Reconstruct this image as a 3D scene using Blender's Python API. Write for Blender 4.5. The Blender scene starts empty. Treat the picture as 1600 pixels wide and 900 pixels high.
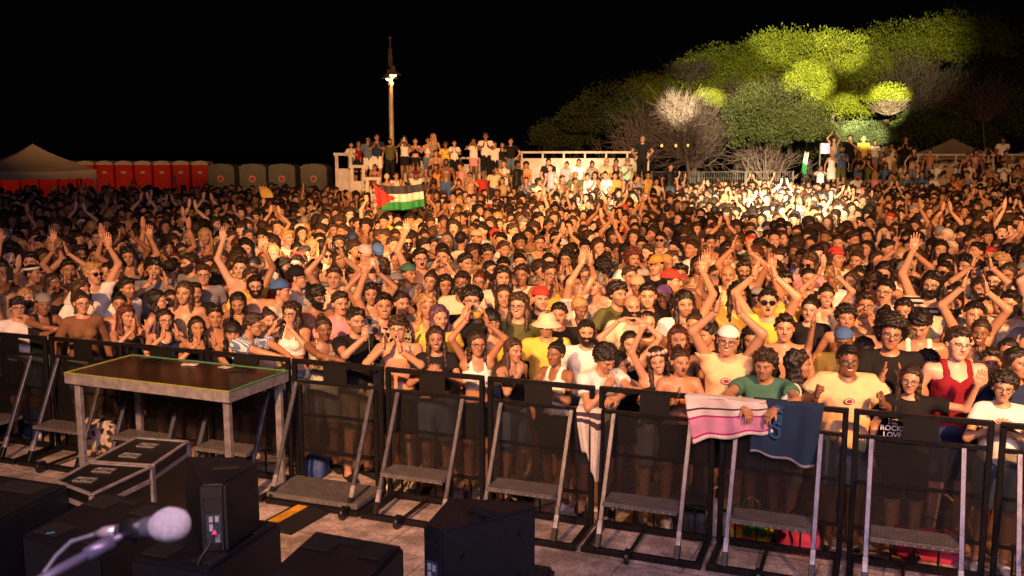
import bpy, math, random
import numpy as np
from mathutils import Vector, Matrix

# ---------------------------------------------------------------- camera, world, light, exposure
SC = bpy.context.scene
COL = bpy.context.scene.collection
FPX, CAMH, PITCH = 1500.0, 3.1, math.atan(217 / 1500.0)
cam_d = bpy.data.cameras.new("camera"); cam = bpy.data.objects.new("camera", cam_d); COL.objects.link(cam)
cam_d.sensor_width = 36; cam_d.lens = 36 * FPX / 1600; cam_d.clip_end = 2000; cam_d.clip_start = 0.05
cam.location = (0, 0, CAMH); cam.rotation_euler = (math.pi / 2 - PITCH, 0, 0)
cam_d.dof.use_dof = True; cam_d.dof.focus_distance = 10.0; cam_d.dof.aperture_fstop = 5.6
SC.camera = cam
SC.view_settings.view_transform = 'Standard'; SC.view_settings.look = 'None'
SC.view_settings.gamma = 1.0; SC.view_settings.use_curve_mapping = False
SC.view_settings.exposure = 0.0
SC.cycles.max_bounces = 5; SC.cycles.diffuse_bounces = 2; SC.cycles.glossy_bounces = 2
SC.cycles.transparent_max_bounces = 12; SC.cycles.transmission_bounces = 2
SC.cycles.sample_clamp_indirect = 4.0
try:
    SC.cycles.use_denoising = True
except Exception:
    pass
world = bpy.data.worlds.new("World"); SC.world = world; world.use_nodes = True
world.node_tree.nodes['Background'].inputs[0].default_value = (0.30, 0.30, 0.42, 1)
world.node_tree.nodes['Background'].inputs[1].default_value = 0.0022

def aim(o, t):
    o.rotation_euler = (Vector(t) - o.location).to_track_quat('-Z', 'Y').to_euler()
def spot(name, loc, tgt, w, col, deg, blend=0.6, r=0.12):
    l = bpy.data.lights.new(name, 'SPOT'); l.energy = w; l.color = col; l.spot_size = math.radians(deg)
    l.spot_blend = blend; l.shadow_soft_size = r
    o = bpy.data.objects.new(name, l); COL.objects.link(o); o.location = loc; aim(o, tgt); return o
def area(name, loc, tgt, w, col, sx, sy):
    l = bpy.data.lights.new(name, 'AREA'); l.energy = w; l.color = col; l.shape = 'RECTANGLE'; l.size = sx; l.size_y = sy
    o = bpy.data.objects.new(name, l); COL.objects.link(o); o.location = loc; aim(o, tgt); return o
AMB = (1.0, 0.455, 0.165)
WARM = (1.0, 0.74, 0.44)
# stage lamps on the truss over the stage, all above and behind the photographer
spot('truss_amber_lamp', (-3.5, -1.5, 6.8), (-0.8, 15, 1), 13000, AMB, 50, 0.9, 0.2)
spot('truss_amber_lamp', (4.5, -1.5, 6.8), (4.5, 16, 1), 14500, AMB, 54, 0.9, 0.2)
spot('truss_amber_lamp', (0, -1.5, 7.0), (-0.5, 36, 2.4), 62000, AMB, 25, 0.9, 0.25)
spot('truss_amber_lamp', (3, -1.5, 7.0), (18, 41, 1.8), 26000, AMB, 26, 0.9, 0.25)
for tx in (-32, -23, -14): spot('truss_amber_lamp', (-3, -1.5, 7.0), (tx, 57, 4.2), 42000, AMB, 12, 0.9, 0.25)
area('stage_wash_lamp', (0.5, -0.5, 5.6), (0.8, 8.5, 0.6), 370, (1.0, 0.58, 0.57), 7.0, 0.7)
area('stage_blue_lamp', (0, -2.5, 6.0), (0, 4.5, 0.6), 260, (0.58, 0.54, 1.0), 5.0, 0.6)
# narrow moving-head beams that end in the crowd and on the trees (aimed by the place they reach)
def beam(px, py, y, w, deg, col=WARM, src=(1.0, -1.0, 7.2), bl=0.75):
    u, v = (px - 800) / FPX, (450 - py) / FPX; c, s_ = math.cos(PITCH), math.sin(PITCH); d = (u, c + v * s_, -s_ + v * c); k = y / d[1]
    spot('truss_beam_lamp', src, (d[0] * k, y, CAMH + d[2] * k), w, col, deg, bl, 0.1)
beam(437, 390, 12.2, 30000, 3.6, src=(-3.0, -1.0, 7.2)); beam(490, 380, 13.4, 26000, 3.4, src=(-3.0, -1.0, 7.2))
beam(1205, 302, 29.0, 300000, 12.0, bl=1.0); beam(1235, 300, 29.0, 200000, 5.0, bl=1.0)
beam(915, 288, 31.0, 120000, 8, bl=1.0)
beam(540, 352, 17.0, 30000, 14.0, AMB, bl=1.0)
LIME = (1.0, 0.86, 0.42)
beam(1235, 48, 64, 430000, 5.2, LIME); beam(1312, 78, 63, 520000, 3.6, LIME); beam(1140, 110, 62, 120000, 8, LIME)
beam(1262, 128, 54, 800000, 3.3, LIME); beam(1322, 182, 53, 700000, 3.0, LIME); beam(1390, 155, 50, 1100000, 2.5, LIME)
beam(1348, 212, 48, 520000, 3.0, LIME); beam(1060, 165, 45, 330000, 2.6, WARM); beam(1106, 156, 51, 520000, 2.0, LIME)
beam(1200, 200, 46, 230000, 9.0, WARM); beam(1405, 75, 62, 170000, 8.5, LIME, bl=1.0); beam(1040, 200, 45, 60000, 9.0, WARM)
# E1
# ---------------------------------------------------------------- helpers
def nrm(v):
    v = np.asarray(v, float); return v / (np.linalg.norm(v) + 1e-12)
def ray(px, py):
    u, v = (px - 800) / FPX, (450 - py) / FPX
    c, s = math.cos(PITCH), math.sin(PITCH)
    return np.array([u, c + v * s, -s + v * c])
def at_z(px, py, z):
    d = ray(px, py); t = (z - CAMH) / d[2]; return np.array([d[0] * t, d[1] * t, z])
def at_y(px, py, y):
    d = ray(px, py); t = y / d[1]; return np.array([d[0] * t, y, CAMH + d[2] * t])
def project(p):
    c, s = math.cos(PITCH), math.sin(PITCH)
    x, y, z = p[0], p[1], p[2] - CAMH
    d = y * c - z * s
    return 800 + FPX * x / d, 450 - FPX * (y * s + z * c) / d, d

def raw_mesh(name, V, polys, cols=None):
    """V (n,3); polys list of index arrays (m,k)"""
    me = bpy.data.meshes.new(name)
    V = np.ascontiguousarray(V, np.float32)
    me.vertices.add(len(V)); me.vertices.foreach_set('co', V.ravel())
    loops = np.concatenate([np.asarray(p).ravel() for p in polys]).astype(np.int32)
    sizes = np.concatenate([np.full(len(p), np.asarray(p).shape[1]) for p in polys]).astype(np.int32)
    me.loops.add(len(loops)); me.loops.foreach_set('vertex_index', loops)
    me.polygons.add(len(sizes)); st = np.concatenate([[0], np.cumsum(sizes)[:-1]]).astype(np.int32)
    me.polygons.foreach_set('loop_start', st)
    me.update(calc_edges=True)
    if cols is not None:
        a = me.color_attributes.new('Tint', 'FLOAT_COLOR', 'POINT')
        a.data.foreach_set('color', np.ascontiguousarray(cols, np.float32).ravel())
    return me
def link(name, me, mat=None, parent=None, loc=None, rot=None, scale=None, color=None):
    o = bpy.data.objects.new(name, me)
    if mat is not None and me is not None and len(me.materials) == 0: me.materials.append(mat)
    if parent is not None: o.parent = parent
    if loc is not None: o.location = loc
    if rot is not None: o.rotation_euler = rot
    if scale is not None: o.scale = (scale,) * 3 if np.isscalar(scale) else scale
    if color is not None: o.color = (*color, 1)
    COL.objects.link(o); return o
def tag(o, label=None, cat=None, group=None, kind=None):
    if label: o['label'] = label
    if cat: o['category'] = cat
    if group: o['group'] = group
    if kind: o['kind'] = kind
    return o
def empty(name, loc, rz=0):
    o = bpy.data.objects.new(name, None); o.empty_display_size = 0.1; COL.objects.link(o)
    o.location = loc; o.rotation_euler = (0, 0, rz); return o
def copy_tree(o, parent=None):
    c = o.copy(); COL.objects.link(c); c.parent = parent
    for ch in list(o.children): copy_tree(ch, c)
    return c

class MB:
    """collects simple shapes into one mesh"""
    def __init__(s): s.V = []; s.F = []; s.n = 0
    def add(s, V, F):
        s.V.append(np.asarray(V, float)); s.F += [tuple(int(i) + s.n for i in f) for f in F]; s.n += len(V); return s
    def box(s, c, size, R=None, bev=0.0):
        hx, hy, hz = np.array(size) / 2
        if bev > 0:
            b = min(bev, hx * .9, hy * .9, hz * .9); pts = []
            for sx in (-1, 1):
                for sy in (-1, 1):
                    for sz in (-1, 1):
                        pts += [(sx * (hx - b), sy * (hy - b), sz * hz), (sx * (hx - b), sy * hy, sz * (hz - b)), (sx * hx, sy * (hy - b), sz * (hz - b))]
            import bmesh
            bm = bmesh.new(); [bm.verts.new(p) for p in pts]
            bmesh.ops.convex_hull(bm, input=bm.verts); bm.verts.index_update()
            V = np.array([v.co[:] for v in bm.verts]); F = [[v.index for v in f.verts] for f in bm.faces]; bm.free()
        else:
            V = np.array([(x, y, z) for x in (-hx, hx) for y in (-hy, hy) for z in (-hz, hz)])
            F = [(0, 1, 3, 2), (4, 6, 7, 5), (0, 4, 5, 1), (2, 3, 7, 6), (0, 2, 6, 4), (1, 5, 7, 3)]
        if R is not None: V = V @ np.array(R).T
        return s.add(V + np.array(c), F)
    def bar(s, a, b, w, d=None, up=(0, 0, 1), bev=0.0):
        a, b = np.array(a, float), np.array(b, float); d = w if d is None else d
        z = nrm(b - a); x = np.cross(up, z)
        if np.linalg.norm(x) < 1e-3: x = np.cross((0, 1, 0), z)
        x = nrm(x); y = np.cross(z, x)
        return s.box((a + b) / 2, (w, d, np.linalg.norm(b - a)), np.stack([x, y, z], 1), bev)
    def tube(s, pts, rad, n=8, cap=True):
        V, F = tube_vf(pts, rad, n, cap); return s.add(V, F)
    def lathe(s, prof, c=(0, 0, 0), n=16, R=None):
        V = []; F = []
        for r, z in prof:
            for k in range(n):
                a = 2 * math.pi * k / n; V.append((r * math.cos(a), r * math.sin(a), z))
        for i in range(len(prof) - 1):
            for k in range(n):
                F.append((i * n + k, i * n + (k + 1) % n, (i + 1) * n + (k + 1) % n, (i + 1) * n + k))
        F.append(tuple(range(n))[::-1]); F.append(tuple((len(prof) - 1) * n + k for k in range(n)))
        V = np.array(V)
        if R is not None: V = V @ np.array(R).T
        return s.add(V + np.array(c), F)
    def mesh(s, name='m', flat=True):
        me = bpy.data.meshes.new(name); me.from_pydata(np.concatenate(s.V).tolist(), [], s.F)
        if not flat:
            me.polygons.foreach_set('use_smooth', [True] * len(me.polygons))
        me.update(); return me
    def build(s, name, mat, parent=None, flat=True, **k):
        return link(name, s.mesh(name, flat), mat, parent, **k)
def tube_vf(pts, rad, n=8, cap=True):
    pts = [np.array(p, float) for p in pts]; m = len(pts)
    rad = [rad] * m if np.isscalar(rad) else list(rad)
    V = []; F = []; px = None
    for i, p in enumerate(pts):
        t = nrm(pts[min(i + 1, m - 1)] - pts[max(i - 1, 0)])
        if px is None:
            px = np.cross(t, (0, 0, 1)) if abs(t[2]) < .9 else np.cross(t, (0, 1, 0))
        x = nrm(px - t * np.dot(px, t)); px = x; y = np.cross(t, x)
        r = rad[i]; rx, ry = (r, r) if np.isscalar(r) else r
        for k in range(n):
            a = 2 * math.pi * k / n; V.append(p + x * rx * math.cos(a) + y * ry * math.sin(a))
    for i in range(m - 1):
        for k in range(n):
            F.append((i * n + k, i * n + (k + 1) % n, (i + 1) * n + (k + 1) % n, (i + 1) * n + k))
    if cap: F.append(tuple(range(n))[::-1]); F.append(tuple((m - 1) * n + k for k in range(n)))
    return np.array(V), F

# ---------------------------------------------------------------- materials
def nodes(name):
    m = bpy.data.materials.new(name); m.use_nodes = True; nt = m.node_tree
    return m, nt, nt.nodes['Principled BSDF']
def N(nt, t, **k):
    n = nt.nodes.new(t)
    for a, b in k.items(): setattr(n, a, b)
    return n
def L(nt, a, b): nt.links.new(a, b)
def simple(name, col, rough=0.6, metal=0.0, noise=0.15, nscale=8.0, bump=0.0, bscale=60.0, spec=0.5, coord='Object'):
    m, nt, p = nodes(name)
    tc = N(nt, 'ShaderNodeTexCoord'); nz = N(nt, 'ShaderNodeTexNoise'); nz.inputs['Scale'].default_value = nscale
    nz.inputs['Detail'].default_value = 5; L(nt, tc.outputs[coord], nz.inputs['Vector'])
    mr = N(nt, 'ShaderNodeMapRange'); mr.inputs[1].default_value = .3; mr.inputs[2].default_value = .7
    mr.inputs[3].default_value = 1 - noise; mr.inputs[4].default_value = 1 + noise; L(nt, nz.outputs[0], mr.inputs[0])
    mx = N(nt, 'ShaderNodeVectorMath', operation='SCALE'); mx.inputs[0].default_value = col; L(nt, mr.outputs[0], mx.inputs['Scale'])
    L(nt, mx.outputs[0], p.inputs['Base Color']); p.inputs['Roughness'].default_value = rough; p.inputs['Metallic'].default_value = metal
    p.inputs['Specular IOR Level'].default_value = spec
    if bump:
        n2 = N(nt, 'ShaderNodeTexNoise'); n2.inputs['Scale'].default_value = bscale; n2.inputs['Detail'].default_value = 4
        L(nt, tc.outputs[coord], n2.inputs['Vector'])
        b = N(nt, 'ShaderNodeBump'); b.inputs['Strength'].default_value = bump; b.inputs['Distance'].default_value = 0.01
        L(nt, n2.outputs[0], b.inputs['Height']); L(nt, b.outputs[0], p.inputs['Normal'])
    return m
def objcol(name, rough, noise=0.1, nscale=20, bump=0.0, bscale=80, stretch=None, spec=0.4, tint=False, pattern=None):
    """base colour from the object's own colour, with fine mottling"""
    m, nt, p = nodes(name)
    oi = N(nt, 'ShaderNodeObjectInfo'); col = oi.outputs['Color']
    tc = N(nt, 'ShaderNodeTexCoord'); vec = tc.outputs['Object']
    if stretch:
        mp = N(nt, 'ShaderNodeMapping'); mp.inputs['Scale'].default_value = stretch; L(nt, vec, mp.inputs[0]); vec = mp.outputs[0]
    if pattern:
        if pattern == 'stripes':
            w = N(nt, 'ShaderNodeTexWave'); w.bands_direction = 'Z'; w.inputs['Scale'].default_value = 7; w.inputs['Distortion'].default_value = 1.5
            L(nt, tc.outputs['Object'], w.inputs[0]); fac = w.outputs[1]; hi = (0.6, 0.55, 0.48, 1)
        elif pattern == 'pin':
            w = N(nt, 'ShaderNodeTexWave'); w.bands_direction = 'X'; w.inputs['Scale'].default_value = 14; w.inputs['Distortion'].default_value = 1.5
            L(nt, tc.outputs['Object'], w.inputs[0]); fac = w.outputs[1]; hi = (0.55, 0.62, 0.75, 1)
        else:
            w = N(nt, 'ShaderNodeTexVoronoi'); w.inputs['Scale'].default_value = 22; L(nt, tc.outputs['Object'], w.inputs[0]); fac = w.outputs[0]; hi = (0.55, 0.5, 0.42, 1)
        cr = N(nt, 'ShaderNodeMapRange'); cr.inputs[1].default_value = .42; cr.inputs[2].default_value = .52; L(nt, fac, cr.inputs[0])
        mm = N(nt, 'ShaderNodeMix', data_type='RGBA'); L(nt, cr.outputs[0], mm.inputs[0]); L(nt, col, mm.inputs[6]); mm.inputs[7].default_value = hi
        col = mm.outputs[2]
    nz = N(nt, 'ShaderNodeTexNoise'); nz.inputs['Scale'].default_value = nscale; nz.inputs['Detail'].default_value = 4; L(nt, vec, nz.inputs['Vector'])
    mr = N(nt, 'ShaderNodeMapRange'); mr.inputs[1].default_value = .3; mr.inputs[2].default_value = .7
    mr.inputs[3].default_value = 1 - noise; mr.inputs[4].default_value = 1 + noise; L(nt, nz.outputs[0], mr.inputs[0])
    mx = N(nt, 'ShaderNodeVectorMath', operation='SCALE'); L(nt, col, mx.inputs[0]); L(nt, mr.outputs[0], mx.inputs['Scale']); out = mx.outputs[0]
    if tint:
        at = N(nt, 'ShaderNodeAttribute'); at.attribute_name = 'Tint'
        mm = N(nt, 'ShaderNodeMix', data_type='RGBA'); L(nt, at.outputs['Alpha'], mm.inputs[0]); L(nt, out, mm.inputs[6]); L(nt, at.outputs['Color'], mm.inputs[7])
        out = mm.outputs[2]
    L(nt, out, p.inputs['Base Color']); p.inputs['Roughness'].default_value = rough; p.inputs['Specular IOR Level'].default_value = spec
    if bump:
        n2 = N(nt, 'ShaderNodeTexNoise'); n2.inputs['Scale'].default_value = bscale; n2.inputs['Detail'].default_value = 3; L(nt, vec, n2.inputs['Vector'])
        b = N(nt, 'ShaderNodeBump'); b.inputs['Strength'].default_value = bump; b.inputs['Distance'].default_value = 0.012
        L(nt, n2.outputs[0], b.inputs['Height']); L(nt, b.outputs[0], p.inputs['Normal'])
    return m
M = {}
M['skin'] = objcol('skin', 0.42, .08, 9, .15, 120, tint=True, spec=.5)
M['cloth'] = objcol('woven_cloth', 0.85, .08, 10, .9, 14, spec=.2)
M['stripes'] = objcol('striped_cloth', 0.85, .05, 10, .9, 14, spec=.2, pattern='stripes')
M['pin'] = objcol('pinstriped_cloth', 0.85, .05, 10, .9, 14, spec=.2, pattern='pin')
M['floral'] = objcol('floral_cloth', 0.85, .05, 10, .9, 14, spec=.2, pattern='floral')
M['hair'] = objcol('hair', 0.42, .45, 30, .8, 60, stretch=(1.6, 1.6, .35), spec=.5)
M['black_plastic'] = simple('black_plastic', (.012, .012, .014), .35, nscale=30)
M['lens_dark'] = simple('dark_lens', (.01, .008, .012), .08, nscale=3)
def glass_mat(name, col, alpha, rough=.05):
    m, nt, p = nodes(name); p.inputs['Base Color'].default_value = (*col, 1); p.inputs['Roughness'].default_value = rough
    p.inputs['Alpha'].default_value = alpha; p.inputs['Metallic'].default_value = 0.0; p.inputs['Specular IOR Level'].default_value = 1.0
    return m
M['lens_clear'] = glass_mat('clear_lens', (.5, .52, .62), .06)
# ---------------------------------------------------------------- implicit surfaces -> meshes
def snet(F, o, h):
    S = F < 0
    c = np.zeros(tuple(n - 1 for n in F.shape), np.int8)
    for i in (0, 1):
        for j in (0, 1):
            for k in (0, 1):
                c += S[i:F.shape[0] - 1 + i, j:F.shape[1] - 1 + j, k:F.shape[2] - 1 + k]
    act = (c > 0) & (c < 8)
    ids = -np.ones(c.shape, np.int64); ids[act] = np.arange(act.sum())
    I = np.argwhere(act)
    cor = [(i, j, k) for i in (0, 1) for j in (0, 1) for k in (0, 1)]
    vals = np.stack([F[I[:, 0] + a, I[:, 1] + b, I[:, 2] + d] for a, b, d in cor], 1)
    acc = np.zeros((len(I), 3)); cnt = np.zeros(len(I))
    for a in range(8):
        for b in range(a + 1, 8):
            ca, cb = np.array(cor[a]), np.array(cor[b])
            if abs(ca - cb).sum() != 1: continue
            fa, fb = vals[:, a], vals[:, b]; m = (fa < 0) != (fb < 0)
            t = np.where(m, fa / np.where(m, fa - fb, 1), 0)
            acc += np.where(m[:, None], ca + (cb - ca) * t[:, None], 0); cnt += m
    V = np.array(o) + h * (I + acc / cnt[:, None])
    Q = []
    A, B = S[:-1, 1:-1, 1:-1], S[1:, 1:-1, 1:-1]
    for ax in range(3):
        sl = [slice(1, -1)] * 3; s0 = list(sl); s1 = list(sl); s0[ax] = slice(0, -1); s1[ax] = slice(1, None)
        A, B = S[tuple(s0)], S[tuple(s1)]
        E = np.argwhere(A != B)
        if not len(E): continue
        ins = A[tuple(E.T)]
        G = E.copy()
        for q in range(3):
            if q != ax: G[:, q] += 1
        u, v = (ax + 1) % 3, (ax + 2) % 3
        def cell(du, dv):
            g = G.copy(); g[:, u] += du; g[:, v] += dv; return ids[tuple(g.T)]
        q = np.stack([cell(-1, -1), cell(0, -1), cell(0, 0), cell(-1, 0)], 1)
        q[~ins] = q[~ins][:, ::-1]; Q.append(q)
    Q = np.concatenate(Q); Q = Q[(Q >= 0).all(1)]
    return V, Q
def smin(a, b, k):
    h = np.clip(.5 + .5 * (b - a) / k, 0, 1); return b + (a - b) * h - k * h * (1 - h)
def cap(P, a, b, ra, rb):
    a, b = np.array(a), np.array(b); d = b - a; q = P - a
    t = np.clip(q @ d / (d @ d + 1e-12), 0, 1)
    return np.linalg.norm(q - t[..., None] * d, axis=-1) - (ra + (rb - ra) * t)
def ell(P, c, r):
    r = np.array(r); q = P - np.array(c)
    k0 = np.linalg.norm(q / r, axis=-1); k1 = np.linalg.norm(q / (r * r), axis=-1)
    return k0 * (k0 - 1) / (k1 + 1e-9)
def grid(lo, hi, h):
    ax = [np.arange(l, u + h, h) for l, u in zip(lo, hi)]
    return np.stack(np.meshgrid(*ax, indexing='ij'), -1)
def wob(P, amp, freq, seed):
    r = np.random.default_rng(seed); s = 0
    for _ in range(5):
        k = r.normal(size=3) * freq; s = s + np.sin(P @ k + r.uniform(0, 6.28))
    return s * amp / 2.2
def polish(fn, lo, hi, h):
    P = grid(lo, hi, h); return snet(fn(P), lo, h)

# ---- head
def head_sdf(P, face=0, mouth='n', male=True):
    jw = (.066 if male else .059) + (.004 if face == 1 else 0); ln = .004 * face
    d = ell(P, (0, .016, .032), (.077, .096, .086))
    d = smin(d, ell(P, (0, -.022, -.034), (jw, .068, .078 + ln)), .03)
    d = smin(d, ell(P, (0, -.056, -.09 - ln), (.028 if male else .022, .024, .021)), .03)
    jl = -.004 if mouth == 'o' else 0
    for s in (-1, 1):
        d = smin(d, ell(P, (s * .042, -.052, -.022), (.022, .026, .022)), .02)
        d = smin(d, cap(P, (s * .014, -.086, .020), (s * .046, -.072, .022), .010, .007), .012)
        q = ell(P, (s * .031, -.098, .004), (.019, .016, .011)); d = -smin(-d, q, .010)
        d = np.minimum(d, np.linalg.norm(P - np.array([s * .031, -.0735, .003]), axis=-1) - .0135)
        d = smin(d, ell(P, (s * .080, .016, -.004), (.010, .020, .032)), .006)
        d = smin(d, np.linalg.norm(P - np.array([s * .011, -.096, -.029]), axis=-1) - .009, .006)
    d = smin(d, cap(P, (0, -.084, .016), (0, -.106, -.024), .008, .0125), .01)
    z0 = -.056
    d = smin(d, cap(P, (-.016, -.084, z0 + .004), (.016, -.084, z0 + .004), .0065, .0065), .006)
    d = smin(d, cap(P, (-.013, -.083, z0 - .008 + 2.5 * jl), (.013, -.083, z0 - .008 + 2.5 * jl), .0075, .0075), .006)
    if mouth == 'o':
        d = -smin(-d, ell(P, (0, -.095, z0 - .006), (.016, .022, .012)), .004)
    return d
def head_tint(V, mouth='n', male=True, stub=0, lip=(0.42, .12, .10)):
    T = np.zeros((len(V), 4)); T[:, 3] = 0
    def put(m, c, a): T[m, :3] = c; T[m, 3] = a
    x, y, z = V.T; ax = np.abs(x); fr = y < -.02
    if stub: put(fr & (z < -.035) & ~((ax < .02) & (z > -.07)), (.06, .035, .025), .45)
    z0 = -.056
    ml = fr & (y < -.06) & (ax < .024) & (np.abs(z - z0 + .002) < .012 - ax * .2 + (.006 if mouth == 'o' else 0))
    put(ml, lip if not male else (.34, .13, .10), .7)
    if mouth == 's': put(fr & (ax < .022) & (np.abs(z - z0 + .002 - ax * .18) < .0052), (.62, .58, .52), .95)
    if mouth == 'o': put(fr & (ax < .017) & (np.abs(z - z0 + .006) < .0115), (.03, .008, .008), 1)
    if mouth == 'n': put(fr & (ax < .02) & (np.abs(z - z0 + .001) < .0028), (.12, .03, .03), .8)
    ez = z - .003
    put(fr & (np.abs(ax - .031) < .0175) & (np.abs(ez) < .0085), (.02, .012, .01), .65)
    put(fr & (np.abs(ax - .031) < .0135) & (np.abs(ez) < .005), (.50, .46, .42), 1)
    put(fr & (np.abs(ax - .031) < .0068) & (np.abs(ez) < .0065), (.02, .012, .008), 1)
    put(fr & (np.abs(ax - .031) < .022) & (np.abs(z - .0225 + np.abs(ax - .028) * .18) < (.0048 if male else .0035)), (.03, .018, .012), .85)
    put(fr & (np.abs(ax - .010) < .004) & (np.abs(z + .036) < .004) & (y < -.085), (.05, .02, .015), .7)
    return T
_C = {}
def cached(f):
    def g(*a):
        k = (f.__name__,) + a
        if k not in _C: _C[k] = f(*a)
        return _C[k]
    return g
@cached
def head_geo(face, mouth, male, stub, h=.0055):
    V, Q = polish(lambda P: head_sdf(P, face, mouth, male), (-.105, -.13, -.135), (.105, .125, .135), h)
    return V, Q, head_tint(V, mouth, male, stub)

def hairline(y, lowf):
    return np.interp(y, [-.12, -.075, -.05, -.02, .005, .03, .06, .1], [.084 - lowf, .078 - lowf, .060 - lowf * .8, .022, .014, -.03, -.06, -.075])
def hair_sdf(P, style, seed):
    rs = np.random.default_rng(seed)
    thick = {'short': .011, 'buzz': .005, 'mop': .019, 'curly': .022, 'afro': .040, 'long': .012, 'bob': .014, 'bun': .009, 'pony': .009, 'wavy': .020, 'quiff': .013, 'bangs': .014, 'braids': .008, 'recede': .008}[style]
    lowf = {'mop': .028, 'bangs': .036, 'wavy': .010, 'curly': .016, 'recede': -.03}.get(style, .004)
    A, Fq = {'short': (.0075, 130), 'buzz': (0, 1), 'mop': (.011, 105), 'curly': (.010, 170), 'afro': (.011, 150), 'quiff': (.009, 125), 'wavy': (.010, 95)}.get(style, (.004, 130))
    d = ell(P, (0, .020, .034), (.080 + thick, .099 + thick, .089 + thick))
    if style in ('quiff', 'mop', 'short'):
        d = smin(d, ell(P, (.01, -.045, .10), (.055, .05, .024 + (.018 if style == 'quiff' else .004))), .025)
    if style in ('afro', 'curly'): d = smin(d, ell(P, (0, .03, .05), (.085 + thick, .09 + thick, .07 + thick)), .03)
    d = d + wob(P, A, Fq, seed)
    hl = hairline(P[..., 1], lowf)
    drop = {'afro': .05, 'curly': .035, 'wavy': .03, 'mop': .015}.get(style, 0)
    side = np.clip((np.abs(P[..., 0]) - .05) / .02, 0, 1)
    hl = hl - drop * np.clip((P[..., 1] + .03) / .05, 0, 1) + .008 * np.sin(P[..., 0] * 190 + seed) * (1 if style not in ('buzz', 'recede', 'bun') else .2)
    d = np.maximum(d, hl - P[..., 2])
    if style in ('long', 'bob', 'bangs', 'wavy'):
        zl = {'long': -.30, 'bob': -.11, 'bangs': -.22, 'wavy': -.20}[style] - rs.uniform(0, .05)
        w = .030 if style != 'wavy' else .040
        for s in (-1, 1):
            c = cap(P * np.array([1, .62, 1]), (s * .072, .012, .05), (s * (.085 + (.02 if style == 'wavy' else 0)), .008, zl), .022, w * .9)
            d = smin(d, c + wob(P, .006, 60, seed + 5), .025)
            if style in ('long', 'wavy') and rs.random() < .75:
                d = smin(d, cap(P, (s * .082, .0, -.06), (s * .088, -.075, zl - .03), .02, .014) + wob(P, .004, 70, seed + 3), .02)
        d = smin(d, ell(P, (0, .072, zl / 2 + .02), (.088, .042, abs(zl) / 2 + .05)) + wob(P, .006, 70, seed + 1), .03)
        inner = ell(P, (0, -.06, -.06), (.060, .075, .135)); d = -smin(-d, inner, .008)
        if style == 'bangs':
            fr = np.maximum(ell(P, (0, .0, .04), (.083, .103, .085)), np.maximum(.026 + .004 * np.sin(P[..., 0] * 400) - P[..., 2], P[..., 1] + .04)); d = np.minimum(d, fr)
    if style == 'bun': d = smin(d, np.linalg.norm(P - np.array([0, .075, .115]), axis=-1) - .04 + wob(P, .004, 120, seed), .012)
    if style == 'pony': d = smin(d, cap(P, (0, .12, .05), (.02, .15, -.18), .03, .018) + wob(P, .004, 80, seed), .02)
    if style == 'braids':
        for s in (-1, 1):
            c = cap(P, (s * .075, .02, -.03), (s * .095, -.06, -.28), .018, .014) + .004 * np.sin(P[..., 2] * 200); d = smin(d, c, .01)
    return d
@cached
def hair_geo(style, seed, h=.0085):
    zlo = {'long': -.42, 'bangs': -.34, 'wavy': -.33, 'bob': -.24, 'pony': -.24, 'braids': -.33}.get(style, -.14)
    return polish(lambda P: hair_sdf(P, style, seed), (-.17, -.16, zlo), (.17, .21, .23), h)
@cached
def beard_geo(kind, face, male):
    def fn(P):
        d = head_sdf(P, face, 'n', male) - (.006 if kind == 'B' else .004)
        x, y, z = np.abs(P[..., 0]), P[..., 1], P[..., 2]
        if kind == 'B':
            d = d - .006 * np.clip((-z - .05) / .04, 0, 1) + wob(P, .0015, 300, 3)
            reg = np.maximum(z + .028 - np.clip((x - .045) * 1.6, 0, .05), y - .012)
            lips = ell(P, (0, -.09, -.060), (.019, .05, .010)); reg = np.maximum(reg, -lips)
        else:
            reg = np.maximum(np.maximum(np.abs(z + .043 + x * .12) - .0052, x - .026), y + .05)
        return np.maximum(d, reg)
    return polish(fn, (-.1, -.13, -.135), (.1, .05, .03), .0055)
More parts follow.
